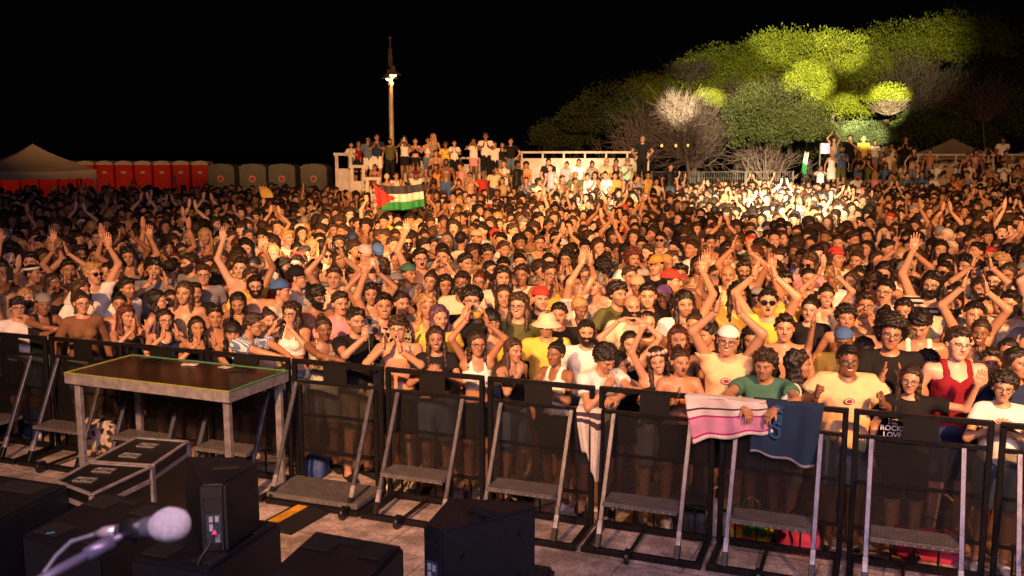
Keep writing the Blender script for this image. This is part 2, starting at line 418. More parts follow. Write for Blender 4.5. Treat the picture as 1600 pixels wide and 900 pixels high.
@cached
def hat_geo(kind, seed=0):
    def dome(P, t=.012, zc=.045):
        return np.maximum(ell(P, (0, .018, .036), (.083 + t, .101 + t, .088 + t)), zc - P[..., 2])
    def fn(P):
        x, y, z = P[..., 0], P[..., 1], P[..., 2]
        if kind in ('cap', 'capback'):
            s = -1 if kind == 'cap' else 1
            tilt = z - (.05 + s * y * .05)
            d = np.maximum(ell(P, (0, .018, .040), (.095, .114, .100)), -tilt)
            v = np.maximum(ell(P, (0, s * .105, .056), (.072, .075, .03)), np.abs(z - .056 - .10 * (s * y - .1) * -1 - .0) - .0045)
            return np.minimum(d, np.maximum(v, .055 - s * y)) if True else d
        if kind == 'bucket':
            d = np.maximum(ell(P, (0, .016, .03), (.098, .116, .12)), .03 - z); d = np.maximum(d, z - .125)
            r = np.sqrt(x ** 2 + (y - .016) ** 2); brim = np.maximum(np.abs(z - .035 + (r - .1) * .75) - .006, r - .155)
            return smin(d, brim, .006)
        if kind == 'beanie':
            return dome(P, .014, .03 ) + wob(P, .002, 200, 2)
        if kind in ('bandana', 'headband'):
            d = np.maximum(ell(P, (0, .018, .036), (.097, .115, .104)), np.abs(z - .075 + y * .1) - (.032 if kind == 'bandana' else .014))
            if kind == 'bandana': d = np.minimum(d, np.maximum(ell(P, (0, .018, .036), (.096, .114, .103)), .08 - z))
            return d
        if kind == 'crown':
            r = np.sqrt((x / .092) ** 2 + ((y - .01) / .108) ** 2); a = np.arctan2(y - .01, x)
            c = np.sqrt(((r - 1) * .1) ** 2 + (z - .088 - y * -.12) ** 2)
            return c - .016 - .007 * np.sin(a * 13) + wob(P, .003, 260, 4)
        if kind == 'head_sunglasses':
            return np.maximum(ell(P, (0, .0, .09), (.075, .1, .022)), -ell(P, (0, .02, .08), (.07, .1, .03)))
    return polish(fn, (-.17, -.21, -.05), (.17, .21, .17), .0065)
@cached
def glasses_geo(kind):
    mb = MB(); r = .0225 if kind != 'S' else .026; n = 12
    y = -.103
    for s in (-1, 1):
        cx = s * .033
        ring = [np.array([cx + r * 1.12 * math.cos(a), y + .012 * abs(math.cos(a)) * (1 if math.cos(a) * s > 0 else 0), .002 + r * .86 * math.sin(a)]) for a in np.linspace(0, 2 * math.pi, n + 1)]
        mb.tube(ring, .0024 if kind != 'T' else .0014, 5, False)
        mb.tube([(cx + s * r * 1.1, y + .012, .008), (s * .082, -.03, .010), (s * .084, .02, .004)], .0022, 5)
    mb.tube([(-.011, y, .006), (.011, y, .006)], .0022, 5)
    lens = MB()
    for s in (-1, 1):
        cx = s * .033
        V = [(cx, y + .002, .002)] + [(cx + r * 1.1 * math.cos(a), y + .003, .002 + r * .84 * math.sin(a)) for a in np.linspace(0, 2 * math.pi, n, endpoint=False)]
        V2 = [(x, yy + .002, z) for x, yy, z in V]
        F = [(0, k % n + 1, (k + 1) % n + 1) for k in range(n)]
        lens.add(V, F); lens.add(V2, [f[::-1] for f in F])
    return mb, lens

# ---- hands: wrist at origin, fingers +Z, palm faces -Y, thumb to +X
FING = [(.030, .094, .068, .0085), (.0105, .098, .077, .009), (-.0095, .095, .071, .0085), (-.028, .088, .056, .0075)]
CURL = {'open': (.05, .08, .08), 'relax': (.45, .55, .4), 'fist': (1.35, 1.5, 1.0), 'grip': (.9, .8, .6), 'cup': (.3, .35, .25)}
def hand_sdf(P, pose, spread):
    c = CURL[pose]
    q = np.abs(P - np.array([0, .0, .048])) - np.array([.033, .006, .040]); d = np.linalg.norm(np.maximum(q, 0), axis=-1) + np.minimum(q.max(-1), 0) - .009
    d = smin(d, cap(P, (0, 0, -.03), (0, 0, .03), .024, .026), .02)
    for i, (x, z, ln, r) in enumerate(FING):
        fan = spread * (1.2 - i * .8)
        p = np.array([x * .95, 0, z - .012]); ang = 0
        for k, f in enumerate((.45, .31, .24)):
            ang += c[k]
            dirv = np.array([math.sin(fan) * math.cos(ang), -math.sin(ang), math.cos(ang) * math.cos(fan)])
            e = p + dirv * ln * f * 1.05; d = smin(d, cap(P, p, e, r * (1 - .08 * k), r * (.92 - .08 * k)), .003); p = e
    th = .75 if pose in ('open', 'relax', 'cup') else .35
    a = np.array([.022, -.004, .022]); b = a + .042 * nrm([math.sin(th), -.35, math.cos(th)]); e = b + .030 * nrm([math.sin(th * .7), -.35 - c[0] * .5, math.cos(th * .7)])
    d = smin(d, cap(P, a, b, .014, .011), .008); d = smin(d, cap(P, b, e, .0105, .008), .003)
    return d
@cached
def hand_geo(pose, spread=.12, h=.0052):
    return polish(lambda P: hand_sdf(P, pose, spread), (-.075, -.10, -.035), (.11, .045, .215), h)

# ---- body
def ik(S, W, pole, l1=.285, l2=.255):
    S, W = np.array(S, float), np.array(W, float); v = W - S; L_ = np.linalg.norm(v); mx = (l1 + l2) * .995
    if L_ > mx: W = S + v / L_ * mx; v = W - S; L_ = mx
    if L_ < .12: L_ = .12
    a = (l1 * l1 - l2 * l2 + L_ * L_) / (2 * L_); hgt = math.sqrt(max(l1 * l1 - a * a, 1e-6)); u = nrm(v)
    p = np.array(pole, float); p = p - u * (p @ u); p = nrm(p)
    return S + u * a + p * hgt, W
# arm presets: wrist, pole, finger direction, palm normal, hand pose (for s=+1; x is mirrored for s=-1)
ARMS = {
 'down': ((.26, -.04, .93), (.3, 1, 0), (.02, -.1, -1), (-1, 0, 0), 'relax'),
 'clapc': ((.055, -.34, 1.30), (1, .1, -1.2), (-.12, -.35, 1), (-1, -.05, 0), 'open'),
 'clapf': ((.060, -.33, 1.47), (1, .0, -1), (-.10, -.15, 1), (-1, -.1, 0), 'open'),
 'clapo': ((.075, -.16, 1.86), (1, -.15, 0), (-.22, -.05, 1), (-1, -.15, 0), 'open'),
 'wideo': ((.27, -.13, 1.87), (1, -.1, 0), (.05, -.05, 1), (-.25, -1, 0), 'open'),
 'up': ((.14, -.12, 1.93), (1, -.1, 0), (-.05, -.1, 1), (0, -1, 0), 'open'),
 'upfist': ((.20, -.15, 1.80), (1, -.2, -.2), (0, 0, 1), (0, -1, 0), 'fist'),
 'mouth': ((.085, -.22, 1.47), (1, -.1, -1), (-.35, .2, 1), (-1, .3, 0), 'cup'),
 'phone': ((.055, -.36, 1.50), (1, .1, -1), (-.1, -.1, 1), (-.5, 1, 0), 'grip'),
 'clasp': ((.045, -.25, 1.30), (1, .2, -1), (-.7, -.25, .7), (-.6, .8, 0), 'cup'),
 'fistc': ((.23, -.27, 1.33), (1, .3, -1), (-.15, -.2, 1), (-1, 0, 0), 'fist'),
 'chin': ((.055, -.20, 1.41), (1, -.2, -1), (-.25, .1, 1), (-.4, 1, 0), 'relax'),
 'rail': ((-.08, -.39, 1.41), (1, -.1, -.05), (-1, -.1, -.05), (0, 0, -1), 'relax'),
 'rail2': ((.12, -.45, 1.43), (1, .2, .0), (-.5, -.8, -.35), (0, -.2, -1), 'relax'),
 'table': ((.05, -.52, 1.47), (1, -.1, -.1), (-.5, -.8, -.3), (0, 0, -1), 'relax'),
 'heart': ((.105, -.10, 1.84), (1, -.1, 0), (-1, -.05, .55), (0, 0, -1), 'cup'),
 'hip': ((.22, -.05, 1.00), (1, .4, 0), (-.6, -.2, -.6), (-.3, .8, 0), 'relax'),
 'lap': ((.09, -.36, 1.02), (1, .3, 0), (-.4, -.9, -.1), (0, 0, -1), 'relax'),
 'side': ((.50, -.15, 1.62), (.4, .2, -1), (.25, -.1, 1), (-.2, -1, 0), 'open'),
 'flag': ((.02, -.05, 1.95), (1, .1, 0), (.3, 0, 1), (0, -1, 0), 'fist'),
}
POSES = {
 'D': ('down', 'down'), 'C': ('clapc', 'clapc'), 'CF': ('clapf', 'clapf'), 'CO': ('clapo', 'clapo'), 'U': ('wideo', 'wideo'), 'U1': ('up', 'down'), 'U1r': ('down', 'up'),
 'MO': ('mouth', 'mouth'), 'P': ('phone', 'phone'), 'S': ('clasp', 'clasp'), 'FI': ('fistc', 'fistc'), 'CH': ('chin', 'down'), 'CHr': ('down', 'chin'),
 'R': ('rail', 'rail'), 'R2': ('rail2', 'rail2'), 'RC': ('rail', 'chin'), 'H': ('heart', 'heart'), 'HP': ('hip', 'hip'), 'L': ('lap', 'lap'), 'W': ('side', 'down'), 'UF': ('upfist', 'down'),
 'TL': ('table', 'table'), 'RCF': ('rail2', 'clapf'), 'FL': ('flag', 'down'), 'FLr': ('down', 'flag'), 'P1': ('up', 'down'),
}
LEAN = {'TL': 22, 'R': 14, 'R2': 16, 'RC': 16, 'L': 12, 'C': 2, 'CF': 2}
def frames(lean, sit):
    a = math.radians(lean); dz = -.43 if sit else 0
    c, s = math.cos(a), math.sin(a)   # lean forward = towards -Y
    R = np.array([[1, 0, 0], [0, c, -s], [0, s, c]])   # rotate about x
    piv = np.array([0, 0, .95])
    R = np.array([[1, 0, 0], [0, c, s * -1], [0, s, c]]).T.T
    # want +z to tip towards -y : y' = y*c - z*s
    R = np.array([[1, 0, 0], [0, c, -s], [0, s, c]])
    return R, piv, dz
def up2w(p, lean, sit):
    R, piv, dz = frames(lean, sit); return (np.asarray(p) - piv) @ R.T + piv + np.array([0, 0, dz])
def w2up(P, lean, sit):
    R, piv, dz = frames(lean, sit); return (P - np.array([0, 0, dz]) - piv) @ R + piv
def arm_joints(pose, male, jit=0):
    r = np.random.default_rng(jit); out = {}
    for s, nm in zip((1, -1), POSES[pose]):
        w, pole, fd, pn, hp = ARMS[nm]; mir = np.array([s, 1, 1])
        w = np.array(w) * mir + r.normal(size=3) * (.018 if jit else 0)
        if nm == 'rail' and s == -1: w = w + np.array([.02, -.05, .035])
        S = np.array([s * (.185 if male else .163), .012, 1.405]) + (np.array([-s * .025, -.01, .05]) if w[2] > 1.7 else 0)
        E_, W = ik(S, w, np.array(pole) * mir)
        out[s] = (S, E_, W, nrm(np.array(fd) * mir), np.array(pn) * mir, hp)
    return out
def torso_prims(P, male, g=0.0, waist=0.0):
    f = not male
    d = ell(P, (0, .005, .95), (.160 + .012 * f + g, .112 + g, .13))
    d = smin(d, ell(P, (0, .0, 1.10), ((.140 - .018 * f) + g + waist, .095 + g + waist, .17)), .06)
    d = smin(d, ell(P, (0, .0, 1.27), (.160 - .016 * f + g, .112 - .008 * f + g, .17)), .05)
    sw = .15 if male else .13
    d = smin(d, cap(P, (-sw, .01, 1.39), (sw, .01, 1.39), .055 + g, .055 + g), .05)
    if f:
        for s in (-1, 1): d = smin(d, ell(P, (s * .068, -.085, 1.27), (.058 + g * .8, .050 + g * .8, .056)), .03)
    else:
        for s in (-1, 1): d = smin(d, ell(P, (s * .072, -.07, 1.31), (.075 + g * .8, .042 + g * .8, .06)), .03)
    return d
def legs_joints(sit):
    j = {}
    for s in (-1, 1):
        if sit: j[s] = [(s * .09, 0, .50), (s * .13, -.42, .50), (s * .13, -.40, .09), (s * .14, -.54, .035)]
        else: j[s] = [(s * .088, .0, .90), (s * .10, -.02, .50), (s * .105, .03, .09), (s * .125, -.12, .035)]
    return j
def legs_sdf(P, male, sit, g=0.0, upto=3):
    d = 1e3
    for s, (a, b, c, e) in legs_joints(sit).items():
        q = cap(P, a, b, .083 + g, .057 + g)
        if upto > 1: q = smin(q, cap(P, b, c, .055 + g, .036 + g), .03)
        if upto > 2: q = smin(q, cap(P, (c[0], c[1] + .02, .045), e, .040 + g, .034 + g), .03)
        d = np.minimum(d, q) if s == -1 else smin(d, q, .02)
    return d
def body_sdf(P, pose, male, sit, jit, lean, fat=0.0):
    U = w2up(P, lean, sit)
    d = torso_prims(U, male, fat)
    nr = (.056 if male else .046) + fat * .4
    d = smin(d, cap(U, (0, .02, 1.40), (0, -.005, 1.57), nr, nr * .94), .035)
    A = arm_joints(pose, male, jit); k = 1.0 if male else .86; k += fat * 5
    for s, (S, E_, W, fd, pn, hp) in A.items():
        d = smin(d, cap(U, (0, .02, 1.44), S * .8 + np.array([0, 0, .28]), .04, .04), .03)
        up_ = np.minimum(cap(U, S, E_, .052 * k, .039 * k), 1e3)
        up_ = smin(up_, cap(U, E_, W, .040 * k, .027 * k), .02)
        d = smin(d, up_, .018)
    lg = legs_sdf(P, male, sit, fat * .6)
    return smin(d, lg, .04)
def bounds(pose, male, sit, jit, lean):
    A = arm_joints(pose, male, jit); pts = []
    for s, (S, E_, W, *_r) in A.items(): pts += [up2w(E_, lean, sit), up2w(W, lean, sit)]
    pts += [up2w((0, 0, 1.58), lean, sit), np.array([-.2, -.2, 0]), np.array([.2, .15, 0])]
    for s, js in legs_joints(sit).items(): pts += [np.array(p) for p in js]
    pts = np.array(pts); lo = pts.min(0) - .09; hi = pts.max(0) + .09
    lo[0] = min(lo[0], -.27); hi[0] = max(hi[0], .27); lo[1] = min(lo[1], -.24); hi[1] = max(hi[1], .2); lo[2] = -.03
    return lo, hi
def rotm(yaw, pitch, roll):
    return np.array(Matrix.Rotation(math.radians(yaw), 3, 'Z') @ Matrix.Rotation(math.radians(pitch), 3, 'X') @ Matrix.Rotation(math.radians(roll), 3, 'Y'))
HEADC = np.array([0, -.018, 1.605])
@cached
def body_geo(pose, male, sit, jit, lean, face, mouth, stub, hy, hp, hr, fat, h):
    lo, hi = bounds(pose, male, sit, jit, lean)
    V, Q = polish(lambda P: body_sdf(P, pose, male, sit, jit, lean, fat), lo, hi, h)
    Vs = [V]; Qs = [Q]; Ts = [np.zeros((len(V), 4))]; n = len(V)
    R = frames(lean, sit)[0]
    hv, hq, ht = head_geo(face, mouth, male, stub)
    HR = R @ rotm(hy, hp - lean * .7, hr)
    Vs.append(hv @ HR.T + up2w(HEADC, lean, sit)); Qs.append(hq + n); Ts.append(ht); n += len(hv)
    for s, (S, E_, W, fd, pn, hpz) in arm_joints(pose, male, jit).items():
        gv, gq = hand_geo(hpz)
        gv = gv * (.98 if male else .88); gq = gq.copy()
        z = nrm(fd); y = -nrm(pn - z * (pn @ z)); x = np.cross(y, z)
        # thumb side: towards the body's centre / up
        want = np.array([-s, 0, 0]) if abs(z[2]) > .6 and abs(pn[1]) > abs(pn[0]) else np.array([0, -1, .2]) if abs(z[2]) > .6 else np.array([0, 0, 1]) + np.array([0, -.5, 0])
        if POSES[pose][0 if s == 1 else 1] in ('clapc', 'clapf', 'clapo'): want = np.array([0, 1, 0])
        if x @ want < 0: gv = gv * np.array([-1, 1, 1]); gq = gq[:, ::-1]
        B = np.stack([x, y, z], 1)
        gw = gv @ B.T + W
        Vs.append(up2w(gw, lean, sit)); Qs.append(gq + n); Ts.append(np.zeros((len(gv), 4))); n += len(gv)
    return raw_mesh('person', np.concatenate(Vs), [np.concatenate(Qs)], np.concatenate(Ts)), HR
@cached
def top_geo(kind, pose, male, sit, jit, lean, fat, h):
    g = {'tee': .014, 'shirt': .018, 'tank': .009, 'crop': .008, 'croptee': .010, 'strap': .008, 'bra': .007, 'dress': .010, 'long': .008, 'overall': .012}[kind] + fat
    hem = {'tee': .86, 'shirt': .84, 'tank': .90, 'crop': 1.15, 'croptee': 1.08, 'strap': .98, 'bra': 1.20, 'dress': .55, 'long': .86, 'overall': .9}[kind]
    if sit: hem = max(hem, .86)
    slv = {'tee': .56, 'shirt': .66, 'croptee': .45, 'long': 2, }.get(kind, 0)
    A = arm_joints(pose, male, jit); kk = (1.0 if male else .86) + fat * 5
    def fn(P):
        U = w2up(P, lean, sit)
        d = torso_prims(U, male, g, (.022 if slv and kind != 'croptee' else .004))
        if kind == 'dress': d = smin(d, cap(P * np.array([.8, 1, 1]), (0, 0, .95), (0, -.01, .5), .135, .16), .05)
        if slv:
            for s, (S, E_, W, *_r) in A.items():
                d = smin(d, cap(U, (0, .02, 1.43), S * .8 + np.array([0, 0, .28]), .042 + g, .042 + g), .03)
                t = min(slv, 1); Ee = S + (E_ - S) * t
                q = cap(U, S, S + (E_ - S) * (t + .25), .056 * kk + g * .8, .052 * kk + g * .9 + .012)
                if slv < 2: q = np.maximum(q, (U - Ee) @ nrm(E_ - S))
                else: q = smin(q, cap(U, E_, W, .046 * kk + g * .4, .034 + g * .5), .02)
                d = smin(d, q, .02)
            nk = ell(U, (0, -.035, 1.485), (.075, .085, .055)) if kind != 'shirt' else np.minimum(ell(U, (0, -.04, 1.47), (.07, .08, .07)), cap(U, (0, -.13, 1.45), (0, -.15, 1.29), .05, .004))
            d = -smin(-d, nk, .005)
            d = np.maximum(d, U[..., 2] - 1.50)
        else:
            zt = {'tank': 1.335, 'crop': 1.325, 'strap': 1.33, 'bra': 1.31, 'dress': 1.34, 'overall': 1.33}[kind]
            d0 = np.maximum(d, U[..., 2] - zt - .03 * np.abs(np.sin(U[..., 0] * 20)) * (U[..., 1] < 0))
            w = {'tank': .027, 'crop': .020, 'dress': .022, 'overall': .02}.get(kind, .009)
            body2 = torso_prims(U, male, g)
            body2 = smin(body2, cap(U, (-.15, .02, 1.44), (.15, .02, 1.44), .035 + g, .035 + g), .03)
            sx = .085 if male else .072
            st = np.maximum(np.abs(np.abs(U[..., 0]) - sx) - w, zt - .04 - U[..., 2]); st = np.maximum(body2, st)
            d = np.minimum(d0, st)
        d = d + wob(U * np.array([1, 1, .7]), .003 if slv else .0012, 26, jit + 11)
        hemv = (hem if not sit else hem) - (P[..., 2] if kind == 'dress' else U[..., 2])
        return np.maximum(d, hemv + .004 * np.sin(U[..., 0] * 30))
    lo, hi = bounds(pose, male, sit, jit, lean)
    lo = lo - .03; hi = hi + .03
    if slv < 2:
        ws = [up2w(A[s][1], lean, sit) for s in A]; hi[2] = max(up2w((0, 0, 1.53), lean, sit)[2], max(w[2] for w in ws)) + .08
    lo[2] = (hem if kind == 'dress' and not sit else min(up2w((0, .15, hem), lean, sit)[2], up2w((0, -.15, hem), lean, sit)[2])) - .06
    V, Q = polish(fn, lo, hi, h); return raw_mesh('shirt', V, [Q])
@cached
def bottom_geo(kind, male, sit, fat, h):
    ln = {'shorts': .55, 'trousers': .10, 'skirt': .55, 'mini': .68, 'jeans': .10, 'trunks': .62}[kind]
    def fn(P):
        g = .016 if kind in ('shorts', 'trousers', 'trunks') else .009
        g += fat * .8
        U = P - np.array([0, 0, -.43 if sit else 0])
        d = np.maximum(torso_prims(U, male, g + .003), U[..., 2] - 1.0)
        if kind in ('skirt', 'mini') and not sit:
            d = smin(d, cap(P * np.array([.85, 1, 1]), (0, 0, .93), (0, -.01, ln - .05), .13, .17), .05)
        else: d = smin(d, legs_sdf(P, male, sit, g + .006, 1 if ln > .4 else 2), .03)
        d = d + wob(P, .003, 30, 4)
        if sit:
            if ln > .4: d = np.maximum(d, -.36 - P[..., 1])
            return np.maximum(d, .12 - P[..., 2])
        return np.maximum(d, ln - P[..., 2])
    lo = np.array([-.32, -.6 if sit else -.25, .05]); hi = np.array([.32, .24, 1.05 - (.43 if sit else 0)])
    if not sit: lo[2] = ln - .05
    V, Q = polish(fn, lo, hi, h); return raw_mesh(kind, V, [Q])
@cached
def shoe_geo():
    def fn(P):
        d = smin(cap(P, (0, .05, .04), (0, -.15, .032), .044, .036), cap(P, (0, .05, .05), (0, .045, .10), .045, .042), .02)
        d = smin(d, cap(P, (0, -.1, .035), (0, -.17, .028), .044, .032), .02)
        d = np.maximum(d, -P[..., 2] + .004); return np.maximum(d, P[..., 2] - .115)
    return polish(fn, (-.08, -.25, -.02), (.08, .14, .15), .01)
def mesh_once(key, fn):
    if key not in _C: _C[key] = fn()
    return _C[key]
HAIRC = {'k': (.012, .009, .008), 'd': (.03, .018, .012), 'b': (.050, .030, .018), 'r': (.085, .022, .012), 'l': (.42, .26, .11), 'g': (.22, .2, .18), 'p': (.10, .05, .10), 'w': (.6, .55, .5)}
CL = {'black': (.012, .012, .014), 'white': (.82, .80, .78), 'cream': (.72, .62, .45), 'grey': (.22, .22, .23), 'olive': (.10, .11, .04), 'green': (.06, .17, .12), 'navy': (.02, .035, .10),
      'blue': (.06, .14, .38), 'denim': (.11, .17, .27), 'red': (.55, .05, .04), 'maroon': (.22, .012, .025), 'pink': (.72, .32, .38), 'lilac': (.52, .40, .62), 'yellow': (.80, .55, .10), 'orange': (.75, .28, .06),
      'peach': (.88, .58, .32), 'brown': (.20, .10, .055), 'tan': (.48, .34, .2), 'purple': (.16, .08, .24), 'teal': (.05, .26, .26), 'khaki': (.32, .27, .17), 'mint': (.35, .6, .45)}
GARNAME = {'tee': 't_shirt', 'shirt': 'shirt', 'tank': 'tank_top', 'crop': 'crop_top', 'croptee': 't_shirt', 'strap': 'camisole', 'bra': 'bikini_top', 'dress': 'dress', 'long': 'cardigan', 'overall': 'vest'}
def person(loc, yaw, scale=1.0, sex='m', hair='short', hc='k', top='tee', tc='black', pose='D', bot='shorts', bc='denim', skin=(.5, .3, .2), mouth='n', face=0, stub=0,
           glasses='', beard='', hat='', hatc='black', sit=False, head=(0, 0, 0), jit=0, fat=0.0, mat='cloth', hseed=0, near=True, lean=None, shoes=''):
    male = sex == 'm'; lean = LEAN.get(pose, 0) if lean is None else lean
    h = .0155 if near else .021
    me, HR = body_geo(pose, male, sit, jit, lean, face, mouth, stub, *head, fat, h)
    o = link('person', me, M['skin'], loc=loc, rot=(0, 0, yaw), scale=scale, color=skin)
    hc_ = up2w(HEADC, lean, sit)
    HM = Matrix(HR.tolist()).to_4x4(); HM.translation = Vector(hc_)
    def onhead(name, key, geo, mat_, color=None):
        mm = mesh_once(key, geo); q = link(name, mm, mat_, o, color=color); q.matrix_local = HM; return q
    def g2(f, *a): 
        return lambda: raw_mesh('part', f(*a)[0], [f(*a)[1]])
    if hair != 'bald': 
        if not (hat and hat != 'crown' and hair in ('short', 'afro', 'curly', 'mop', 'quiff', 'bun')): onhead('hair', ('hm', hair, hseed), g2(hair_geo, hair, hseed), M['hair'], HAIRC[hc])
        else: onhead('hair', ('hm', 'buzz', hseed), g2(hair_geo, 'buzz', hseed), M['hair'], HAIRC[hc])
    if beard: onhead('beard' if beard == 'B' else 'moustache', ('bd', beard, face), g2(beard_geo, beard, face, male), M['hair'], HAIRC[hc])
    if hat: onhead({'capback': 'cap', 'crown': 'flower_crown', 'bucket': 'bucket_hat', 'head_sunglasses': 'sunglasses'}.get(hat, hat), ('ht', hat), g2(hat_geo, hat), M['cloth'] if hat != 'crown' else M['floral'], CL[hatc])
    if glasses:
        mb, lens = glasses_geo('S' if glasses == 'S' else 'T' if glasses == 'T' else 'G')
        gl = onhead('sunglasses' if glasses == 'S' else 'glasses', ('gl', glasses), lambda: mb.mesh('g', False), M['black_plastic'])
        link('lens', mesh_once(('ln', glasses), lambda: lens.mesh('l', True)), M['lens_dark'] if glasses == 'S' else M['lens_clear'], gl)
    if top != 'bare':
        tm = top_geo(top, pose, male, sit, jit, lean, fat, h)
        if mat != 'cloth':
            def own():
                c = tm.copy(); c.materials.clear(); return c
            tm = mesh_once(('tm', tm.name, mat), own)
        link(GARNAME[top], tm, M[mat], o, color=CL[tc])
    if bot and not (top == 'dress'): link('skirt' if bot == 'mini' else bot, bottom_geo(bot, male, sit, fat, .02), M['cloth'], o, color=CL[bc])
    if shoes:
        for s, js in legs_joints(sit).items():
            q = link('shoe', mesh_once('shoe', lambda: raw_mesh('shoe', shoe_geo()[0], [shoe_geo()[1]])), M['cloth'], o, color=CL[shoes])
            q.location = (js[2][0], js[2][1] - .01, js[2][2] - .09)
            q.rotation_euler = (0, 0, s * .14)
    return o
# ---------------------------------------------------------------- setting
def ground_mat():
    m, nt, p = nodes('stone_paving')
    tc = N(nt, 'ShaderNodeTexCoord'); mp = N(nt, 'ShaderNodeMapping'); mp.inputs['Rotation'].default_value = (0, 0, .45); L(nt, tc.outputs['Object'], mp.inputs[0])
    br = N(nt, 'ShaderNodeTexBrick'); br.inputs['Scale'].default_value = 1.0; br.inputs['Mortar Size'].default_value = .006; br.inputs['Brick Width'].default_value = .9; br.inputs['Row Height'].default_value = .6
    br.inputs['Color1'].default_value = (.62, .50, .46, 1); br.inputs['Color2'].default_value = (.52, .42, .38, 1); br.inputs['Mortar'].default_value = (.20, .16, .14, 1)
    L(nt, mp.outputs[0], br.inputs[0])
    n1 = N(nt, 'ShaderNodeTexNoise'); n1.inputs['Scale'].default_value = 3.5; n1.inputs['Detail'].default_value = 8; n1.inputs['Roughness'].default_value = .7; L(nt, tc.outputs['Object'], n1.inputs[0])
    r1 = N(nt, 'ShaderNodeMapRange'); r1.inputs[1].default_value = .42; r1.inputs[2].default_value = .60; r1.inputs[3].default_value = .45; r1.inputs[4].default_value = 1.1; L(nt, n1.outputs[0], r1.inputs[0])
    n2 = N(nt, 'ShaderNodeTexNoise'); n2.inputs['Scale'].default_value = 45; n2.inputs['Detail'].default_value = 4; L(nt, tc.outputs['Object'], n2.inputs[0])
    r2 = N(nt, 'ShaderNodeMapRange'); r2.inputs[1].default_value = .35; r2.inputs[2].default_value = .5; r2.inputs[3].default_value = .6; r2.inputs[4].default_value = 1.0; L(nt, n2.outputs[0], r2.inputs[0])
    mu = N(nt, 'ShaderNodeMath', operation='MULTIPLY'); L(nt, r1.outputs[0], mu.inputs[0]); L(nt, r2.outputs[0], mu.inputs[1])
    sc = N(nt, 'ShaderNodeVectorMath', operation='SCALE'); L(nt, br.outputs[0], sc.inputs[0]); L(nt, mu.outputs[0], sc.inputs['Scale']); L(nt, sc.outputs[0], p.inputs['Base Color'])
    p.inputs['Roughness'].default_value = .75
    b = N(nt, 'ShaderNodeBump'); b.inputs['Strength'].default_value = .5; b.inputs['Distance'].default_value = .01; L(nt, mu.outputs[0], b.inputs['Height']); L(nt, b.outputs[0], p.inputs['Normal'])
    return m
M['ground'] = ground_mat()
g = MB(); g.add([(-500, -100, 0), (500, -100, 0), (500, 900, 0), (-500, 900, 0)], [(0, 1, 2, 3)])
tag(g.build('ground', M['ground']), kind='structure')
M['deck'] = simple('stage_deck_paint', (.015, .015, .016), .5, bump=.3)
s_ = MB(); s_.box((0, -1.9, 1.17), (16, 10, .06)); tag(s_.build('stage_floor', M['deck']), kind='structure')

M['bmetal'] = simple('black_coated_steel', (.009, .009, .011), .38, metal=.3, noise=.4, nscale=25, bump=.15)
M['gmetal'] = simple('grey_aluminium', (.10, .10, .13), .38, metal=.5, noise=.3, nscale=18, bump=.15)
M['alu'] = simple('scuffed_aluminium', (.28, .27, .31), .42, metal=.4, noise=.35, nscale=12, bump=.2)
def tread_mat():
    m, nt, p = nodes('tread_plate'); tc = N(nt, 'ShaderNodeTexCoord')
    mp = N(nt, 'ShaderNodeMapping'); mp.inputs['Rotation'].default_value = (0, 0, .78); L(nt, tc.outputs['Object'], mp.inputs[0])
    ck = N(nt, 'ShaderNodeTexVoronoi'); ck.inputs['Scale'].default_value = 24; ck.inputs['Randomness'].default_value = 0; L(nt, mp.outputs[0], ck.inputs[0])
    r = N(nt, 'ShaderNodeMapRange'); r.inputs[1].default_value = .15; r.inputs[2].default_value = .45; r.inputs[3].default_value = 1; r.inputs[4].default_value = 0; L(nt, ck.outputs[0], r.inputs[0])
    nz = N(nt, 'ShaderNodeTexNoise'); nz.inputs['Scale'].default_value = 10; L(nt, tc.outputs['Object'], nz.inputs[0])
    mx = N(nt, 'ShaderNodeMix', data_type='RGBA'); mx.inputs[6].default_value = (.15, .14, .145, 1); mx.inputs[7].default_value = (.36, .34, .35, 1); L(nt, r.outputs[0], mx.inputs[0]); 
    sc = N(nt, 'ShaderNodeVectorMath', operation='SCALE'); L(nt, mx.outputs[2], sc.inputs[0]); ad = N(nt, 'ShaderNodeMath', operation='ADD'); ad.inputs[1].default_value = .5; L(nt, nz.outputs[0], ad.inputs[0]); L(nt, ad.outputs[0], sc.inputs['Scale'])
    L(nt, sc.outputs[0], p.inputs['Base Color']); p.inputs['Metallic'].default_value = .4; p.inputs['Roughness'].default_value = .45
    b = N(nt, 'ShaderNodeBump'); b.inputs['Strength'].default_value = 1; b.inputs['Distance'].default_value = .006; L(nt, r.outputs[0], b.inputs['Height']); L(nt, b.outputs[0], p.inputs['Normal'])
    return m
M['tread'] = tread_mat()
